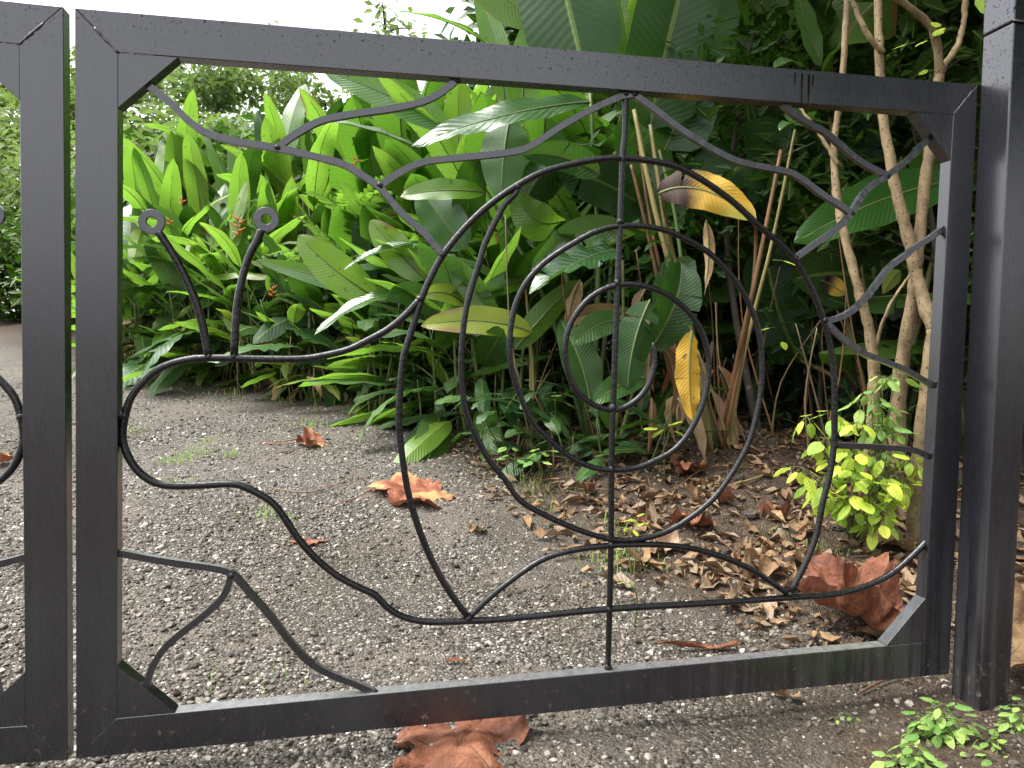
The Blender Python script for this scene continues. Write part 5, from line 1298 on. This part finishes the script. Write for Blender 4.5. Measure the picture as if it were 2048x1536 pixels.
# grass tufts in the gravel
def grass_patch():
    r = random.Random(17); mb = MB()
    def tuft(x, y, n, h, w=.0035):
        for _ in range(n):
            p = GP(x + r.gauss(0, .05), y + r.gauss(0, .05), -.005)
            a = r.uniform(0, 6.28); l = h * r.uniform(.4, 1.1)
            d = Vector((math.cos(a), math.sin(a), 0)); s = Vector((-d.y, d.x, 0)) * w * .5
            k = r.uniform(.2, .8)
            q1 = p + d * l * k * .35 + UP * l * .6; q2 = p + d * l * k + UP * l * (1 - .3 * k)
            mb.add([p - s, p + s, q1 + s * .8, q1 - s * .8, q2], [(0, 1, 2, 3), (3, 2, 4)], [(0.2, 0), (.8, 0), (.8, .5), (.2, .5), (.5, 1)])
    for (x, y), n, h in [((-0.331, 2.199), 40, 0.050), ((0.190, 1.649), 60, 0.050), ((-0.353, 2.814), 30, 0.080), ((-0.162, 2.780), 25, 0.050), ((0.255, 3.566), 40, 0.080), ((0.260, 0.336), 6, 0.090), ((0.302, 0.394), 4, 0.070), ((1.005, 3.489), 50, 0.080), ((2.745, 2.369), 10, 0.100), ((2.216, 1.097), 25, 0.060), ((2.315, 0.907), 25, 0.060), ((1.902, 0.140), 14, 0.040), ((1.929, -0.223), 6, 0.040), ((-0.326, 3.173), 25, 0.050), ((-0.828, 3.472), 30, 0.050), ((-0.411, 2.662), 60, 0.060)]: tuft(x, y, n, h)
    for _ in range(80):                                       # thin scattering along the edge of the bed
        a, b = r.choice(list(zip(BOUND[2:11], BOUND[3:12])))
        t = r.random(); tuft(a[0] + (b[0] - a[0]) * t + r.gauss(.05, .12), a[1] + (b[1] - a[1]) * t + r.gauss(.05, .12), r.randint(5, 14), r.uniform(.03, .12))
    return tag(mb.build('grass', M['weed']), 'sparse short grass tufts in the gravel and along the bed', 'grass', kind='stuff')
grass_patch()

# ---------------------------------------------------------------- fallen leaves
def crumpled(mb, R, lobes, seed, curl=0.25, crumple=0.09, depth=0.3, el=1.0, rings=12, seg=84):
    r = random.Random(seed)
    ph = r.uniform(0, 6.28)
    fr = [(r.uniform(2, 7), r.uniform(0, 6.28), r.uniform(0, 6.28), r.uniform(.4, 1)) for _ in range(8)]
    fr += [(r.uniform(9, 20), r.uniform(0, 6.28), r.uniform(0, 6.28), r.uniform(.10, .22)) for _ in range(8)]
    amp = [r.uniform(.72, 1.15) for _ in range(max(lobes, 1))]
    rag = [1 + r.uniform(-.05, .05) for _ in range(seg)]
    for k in range(0, seg, max(5, seg // 11)):
        if r.random() < .5: rag[k] *= r.uniform(.72, .92)              # torn notches in the rim
    V, UV, F = [(0, 0, 0)], [(.5, 0.0)], []
    for i in range(1, rings + 1):
        q = i / rings
        for k in range(seg):
            th = 2 * PI * k / seg
            if lobes:
                f = th / (2 * PI) * lobes; li = f % 1.0
                rr = R * (1 - depth * abs(math.cos(PI * li)) ** 3) * (amp[int(f) % lobes] * (1 - li) + amp[(int(f) + 1) % lobes] * li)
                uu = f
            else:
                rr = R * (1 + .1 * math.sin(3 * th + ph) + .05 * math.sin(7 * th)); uu = th / PI
            rr *= q * (1 + (rag[k] - 1) * q * q)
            x, y = rr * math.cos(th) * el, rr * math.sin(th)
            z = sum(w * math.sin(f_ * (x * math.cos(a) + y * math.sin(a)) / R * 1.6 + p) for f_, a, p, w in fr)
            z = z / 3 * crumple * R * (0.3 + q) + curl * R * q * q * (1 + .5 * math.sin(2 * th + ph) + .35 * math.sin(5 * th + ph * 2))
            if lobes: z -= 0.07 * R * q * (1 - abs(math.cos(PI * li)) ** .5)
            V.append((x * (1 - .3 * curl * q * q), y * (1 - .3 * curl * q * q), z)); UV.append((uu, q))
    for k in range(seg): F.append((0, 1 + k, 1 + (k + 1) % seg))
    for i in range(rings - 1):
        for k in range(seg):
            a = 1 + i * seg + k; b = 1 + i * seg + (k + 1) % seg
            F.append((a, a + seg, b + seg, b))
    return mb.add(V, F, UV)

def fallen(label, xy, R, lobes, seed, mat, rot=(0, 0, 0), lift=.02, stalk=None, group=None, **kw):
    mb = MB(); crumpled(mb, R, lobes, seed, **kw)
    zmin = min(v[2] for v in mb.v)
    o = mb.build('fallen_leaf', M[mat], None, GP(xy[0], xy[1], lift))
    o.rotation_euler = rot
    tag(o, label, 'dead leaf', group)
    if stalk:
        sm = MB(); sm.tube(spline([Vector(p) for p in stalk], 4), [0.0045, 0.002], 6); sm.build('leaf_stalk', M['twig'], o)
    return o
fallen('big cupped reddish-brown lobed leaf lying against the lower gusset by the post', (2.080, 0.401), 0.235, 7, 1, 'fallen', (0.30, 0.05, 0.6), .05, curl=.40, crumple=.15, depth=.28, rings=16, seg=112)
fallen('big crumpled red-brown leaf lying under the bottom rail', (0.775, -0.030), 0.255, 7, 2, 'fallen', (0.0, 0.0, -0.45), .016, curl=.02, crumple=.10, depth=.3, el=.6, rings=16, seg=112)
fallen('orange-red curled leaf with a yellow tip on the gravel, crossed by the shell bar', (0.822, 1.929), 0.26, 6, 3, 'fallen_orange', (0.06, 0.0, 0.4), .018, curl=.05, crumple=.11, depth=.12, el=.85, rings=13, seg=84, stalk=[(-.12, 0, .02), (-.2, .06, .015), (-.3, .0, .0), (-.45, -.06, -.01)])
fallen('small orange leaf with dark stalks far up the gravel', (0.285, 3.031), 0.15, 5, 4, 'fallen_orange', (0.10, 0.05, 0.2), .02, curl=.10, crumple=.25, depth=.25, el=.7, stalk=[(-.05, 0, .02), (-.2, -.05, .005), (-.33, -.02, .0)])
fallen('large tan leaf at the frame edge behind the post', (2.400, 0.099), 0.22, 7, 5, 'fallen_tan', (0.5, -0.3, 0.2), .08, curl=.25, crumple=.2, depth=.3, rings=13, seg=84)
fallen('pale crumpled leaf on the gravel between shell and spiral foot', (1.033, 1.393), 0.055, 5, 6, 'fallen_tan', (0.1, 0.2, 1.0), .012, curl=.4, crumple=.3)
fallen('flat reddish decaying leaf in the gravel beside the snail foot bar', (0.371, 1.370), 0.075, 5, 7, 'fallen', (0, 0, .3), .003, curl=.02, crumple=.04)
fallen('long narrow brown leaf under the foot arch', (1.603, 1.065), 0.11, 0, 8, 'fallen_tan', (0.15, 0.1, .15), .012, curl=.3, crumple=.15, el=.34)
fallen('tan curled leaf on the gravel in front of the bottom rail', (1.630, 0.071), 0.05, 0, 9, 'fallen_tan', (0.15, 0.3, 1.0), .012, curl=.3, crumple=.15, el=.42)
fallen('pale yellowish leaf standing on the litter inside the shell', (2.045, 1.504), 0.06, 0, 10, 'fallen_tan', (1.0, 0.3, 1.9), .04, curl=.2, crumple=.1, el=.5)
fallen('broad pale tan leaf on the litter under the shell foot arch', (2.075, 0.895), 0.13, 6, 11, 'fallen_tan', (0.2, 0.1, .5), .02, curl=.15, crumple=.22, depth=.3)
fallen('tan leaf beside the foot of the shell arch', (2.184, 0.836), 0.10, 5, 12, 'fallen_tan', (0.25, -0.1, 2.), .02, curl=.2, crumple=.25, depth=.3)
fallen('brown leaf draped over the litter at the spiral foot', (1.957, 1.290), 0.12, 6, 13, 'fallen', (0.2, 0.1, 1.5), .02, curl=.2, crumple=.25, depth=.3)
fallen('brown leaf under the hanging golden leaf', (2.186, 1.836), 0.12, 6, 14, 'fallen', (0.3, 0.1, 2.5), .03, curl=.3, crumple=.25, depth=.3)
fallen('dark orange leaf at the far drive edge beside the gate stile', (-1.156, 5.635), 0.09, 5, 15, 'fallen_orange', (0.9, 0.1, 2.5), .12, curl=.3, crumple=.25, depth=.3)
fallen('rust leaf on the far gravel beyond the cropped gate panel', (-1.264, 2.725), 0.09, 5, 16, 'fallen_orange', (0.1, 0.1, 2.5), .02, curl=.3, crumple=.25, depth=.3)
fallen('long thin reddish leaf stalk-like blade on the gravel behind the bottom rail', (1.540, 0.369), 0.13, 0, 17, 'fallen', (0.05, 0.0, 1.45), .010, curl=.1, crumple=.05, el=.09)
fallen('small orange strip of leaf on the gravel behind the bottom rail', (0.823, 0.399), 0.035, 0, 18, 'fallen_orange', (0.05, 0.0, 1.45), .008, curl=.1, crumple=.05, el=.2)
fallen('small cream leaf among gravel behind the upright bar', (1.846, 0.490), 0.05, 0, 19, 'fallen_tan', (0.15, 0.1, 1.2), .01, curl=.2, crumple=.1, el=.4)
fallen('grey-tan leaf by the sapling foot', (2.628, 0.914), 0.10, 5, 20, 'fallen_tan', (0.25, 0.1, .2), .02, curl=.2, crumple=.25, depth=.3)

def twig(label, pts, r, mat='twig'):
    q = [GP(x, y, .006 + r) for x, y in pts]
    mb = MB(); sp = spline([p - q[0] for p in q], 5)
    mb.tube([p + Vector((0, 0, rng.uniform(0, .006))) for p in sp], [r, r * .5], 6)
    return tag(mb.build('fallen_twig', M[mat], None, q[0]), label, 'twig')
twig('long thin curved dark twig running across the gravel to the large orange leaf', [(0.175, 2.032), (0.334, 1.974), (0.492, 2.151), (0.545, 2.269), (0.637, 2.070)], 0.0035, 'twig')
twig('short dark twig beside the small orange leaf far up the gravel', [(0.002, 3.054), (0.141, 3.020), (0.238, 3.087)], 0.004, 'twig')
twig('short dark twig below the small orange leaf far up the gravel', [(0.104, 2.761), (0.196, 2.870), (0.333, 2.965)], 0.003, 'twig')
twig('pale brown stick lying on the bed at the right of the lower spiral', [(2.136, 1.645), (2.278, 1.595), (2.474, 1.622)], 0.007, 'stalk_tan')
twig('thin straight stick across the dark soil behind the shell arch', [(4.380, 5.090), (4.681, 5.141), (5.004, 5.212)], 0.005, 'twig')
twig('thin brown stick on the litter near the shell foot', [(2.221, 1.143), (2.405, 1.218), (2.586, 1.273)], 0.004, 'stalk_tan')
twig('thin brown twig under the bottom rail near the post', [(1.840, 0.055), (1.996, 0.101), (2.128, 0.109)], 0.004, 'twig')

# ordinary small dead leaves: individuals where they show largest
FLG = 'small dead leaves scattered on the ground'
small = []
for v in range(8):
    mb = MB(); crumpled(mb, 1.0, 0, 900 + v, curl=.35 + .05 * (v % 4), crumple=.28, el=.42 + .04 * (v % 3), rings=4, seg=14)
    small.append(mb.mesh('small_dead_leaf', M[('litter', 'fallen_tan', 'litter', 'fallen', 'fallen_tan', 'litter', 'fallen_tan', 'litter')[v % 8]]))
def scatter_small():
    r = random.Random(23)
    n = 0
    cand = [(2.800, 0.997), (2.566, 0.706), (2.836, 1.737), (4.506, 3.005), (1.798, 1.358), (3.088, 1.848), (2.121, 0.346), (1.543, 1.061), (2.446, 2.231), (2.970, 1.224), (2.441, 0.598), (3.432, 2.043), (2.605, 1.290), (1.804, 2.109), (2.161, 1.104), (2.448, 1.317), (2.474, 1.322), (2.031, 0.683), (1.732, 1.516), (1.944, 0.835), (1.703, 1.121), (1.919, 0.501), (1.794, 0.948), (1.655, 1.249), (2.766, 1.267), (2.928, 1.294), (1.801, 1.070), (2.223, 0.510), (2.872, 2.147), (2.572, 1.643), (2.050, 0.484), (2.037, 0.970), (2.454, 1.394), (3.682, 2.719), (1.897, 0.582), (2.562, 0.789), (1.693, 1.555), (2.953, 1.423), (1.671, 1.302), (1.850, 0.972), (2.260, 1.645), (2.063, 1.340), (2.168, 0.342), (2.968, 2.198), (2.270, 0.803), (2.876, 1.424), (2.183, 0.621), (2.893, 1.163), (2.231, 0.683), (2.267, 0.337), (1.864, 2.785), (2.895, 2.394), (2.323, 1.065), (2.448, 1.235), (1.687, 2.430), (2.581, 1.548), (2.490, 0.701), (2.571, 1.798), (1.768, 2.219), (2.118, 0.568), (2.616, 1.432), (2.163, 1.428), (2.940, 1.472), (2.440, 0.563), (1.840, 2.359), (1.837, 1.593), (1.911, 1.619), (1.636, 1.541), (1.920, 0.953), (2.894, 1.451), (3.509, 2.016), (2.275, 0.504), (1.832, 1.861), (2.176, 1.642), (2.562, 1.743), (4.191, 2.706), (2.089, 0.969), (2.297, 0.402), (1.891, 0.717), (2.541, 0.670), (2.273, 0.387), (1.938, 0.882), (1.685, 1.382), (2.592, 0.953), (2.135, 2.053), (2.049, 2.085), (1.812, 1.474), (2.080, 0.904), (1.930, 2.330), (1.745, 1.606), (3.084, 2.502), (2.216, 0.933), (1.768, 1.385), (2.128, 2.506), (2.308, 1.243), (3.265, 1.898), (1.876, 0.880), (1.847, 1.513), (2.336, 1.310), (2.264, 0.507), (2.759, 1.247), (1.981, 0.894), (2.401, 0.566), (2.136, 1.016), (1.700, 1.559), (2.524, 2.169), (2.703, 1.460), (1.859, 1.423), (2.720, 1.983), (2.854, 1.475), (2.497, 2.118), (2.111, 0.569), (1.746, 1.102), (2.790, 1.231), (1.639, 1.777), (2.470, 1.628), (3.009, 1.979), (2.528, 2.111), (1.985, 0.975), (4.444, 2.910), (2.158, 1.182), (1.956, 0.560), (2.044, 1.030), (2.035, 1.032), (2.632, 0.831), (2.467, 1.355), (2.131, 0.503), (1.984, 1.563), (2.661, 1.546), (1.644, 1.771)]
    for x, y in cand:
        R = r.uniform(.022, .05) if r.random() < .75 else r.uniform(.06, .085)
        o = link('small_dead_leaf', r.choice(small), None, GP(x, y, R * .18), (r.uniform(-.5, .5), r.uniform(-.5, .5), r.uniform(0, 6.28)), R)
        tone = {'litter': 'dull brown', 'fallen_tan': 'pale tan', 'fallen': 'reddish brown'}[[k for k in ('litter', 'fallen_tan', 'fallen') if o.data.materials[0] == M[k]][0]]
        where = ('on soil inside the lower spiral' if x < 1.75 else 'on soil between bar and shell arch' if x < 2.15 else 'on soil around the sapling foot') + (', far back' if y > 2.6 else ', near the gate' if y < 1.3 else '')
        tag(o, 'small %s dead leaf %s' % (tone, where), 'dead leaf', FLG)
scatter_small()
def leaf_litter():
    r = random.Random(29); mb = MB(); k = 0
    mats = [M['litter'], M['fallen_tan'], M['twig']]
    while k < 4600:
        x = r.uniform(.6, 4.2); y = r.uniform(.3, 5.2)
        d = float(bed_dist(np.array([x]), np.array([y]))[0])
        if d < -.12 + r.uniform(-.15, .1): continue
        if r.random() > (1.0 if y < 3.2 and x > 1.1 else .45): continue
        k += 1
        L = r.uniform(.010, .036) if r.random() < .8 else r.uniform(.04, .065); w = L * r.uniform(.18, .42); a = r.uniform(0, 6.28)
        d_ = Vector((math.cos(a), math.sin(a), 0)); s = Vector((-d_.y, d_.x, 0)); p = GP(x, y, .004 + r.uniform(0, .015))
        t1, t2, t3 = r.uniform(-.2, .7) * L, r.uniform(-.2, .7) * L, r.uniform(0, .5) * L
        mb.add([p - d_ * L, p - d_ * L * .2 + s * w + UP * t1, p - d_ * L * .2 - s * w + UP * t2, p + d_ * L * .5 + s * w * .7 + UP * t2, p + d_ * L * .5 - s * w * .7 + UP * t1, p + d_ * L + UP * t3, p + UP * .003],
               [(0, 6, 1), (0, 2, 6), (1, 6, 3), (6, 2, 4), (3, 6, 5), (6, 4, 5)], [(.5, 0), (.95, .4), (.05, .4), (.9, .75), (.1, .75), (.5, 1), (.5, .5)], r.choice((0, 0, 1)))
    for _ in range(420):
        x = r.uniform(.8, 3.6); y = r.uniform(.5, 4.2)
        if float(bed_dist(np.array([x]), np.array([y]))[0]) < 0: continue
        a = r.uniform(0, 6.28); L = r.uniform(.05, .28)
        p = GP(x, y, .008); q = GP(x + math.cos(a) * L, y + math.sin(a) * L, .012 + r.uniform(0, .03))
        mb.tube([p, (p + q) / 2 + Vector((r.gauss(0, .01), r.gauss(0, .01), .012)), q], [.003, .0015], 4, mi=2)
    return tag(mb.build('leaf_litter', mats), 'brown crumbled leaf litter and twigs covering the planting bed', 'litter', kind='stuff')
leaf_litter()

# soil clods and roots on the dark bank
def clods():
    r = random.Random(31); bm = bmesh.new()
    for _ in range(170):
        x = r.uniform(1.0, 3.4); y = r.uniform(1.0, 4.6)
        if float(bed_dist(np.array([x]), np.array([y]))[0]) < .05: continue
        s = r.uniform(.012, .05)
        m = Matrix.Translation(GP(x, y, s * .2)) @ Matrix.Rotation(r.uniform(0, 6), 4, 'Z') @ Matrix.Diagonal((s, s * r.uniform(.6, 1), s * r.uniform(.4, .8), 1))
        ret = bmesh.ops.create_icosphere(bm, subdivisions=2, radius=1.0, matrix=m)
        for v in ret['verts']: v.co += Vector((r.uniform(-1, 1), r.uniform(-1, 1), r.uniform(-1, 1))) * s * .16
    me = bpy.data.meshes.new('soil_clods'); bm.to_mesh(me); bm.free(); me.materials.append(M['ground'])
    return tag(link('soil_clods', me), 'dark crumbly soil clods on the planting bed', 'soil', kind='stuff')
clods()
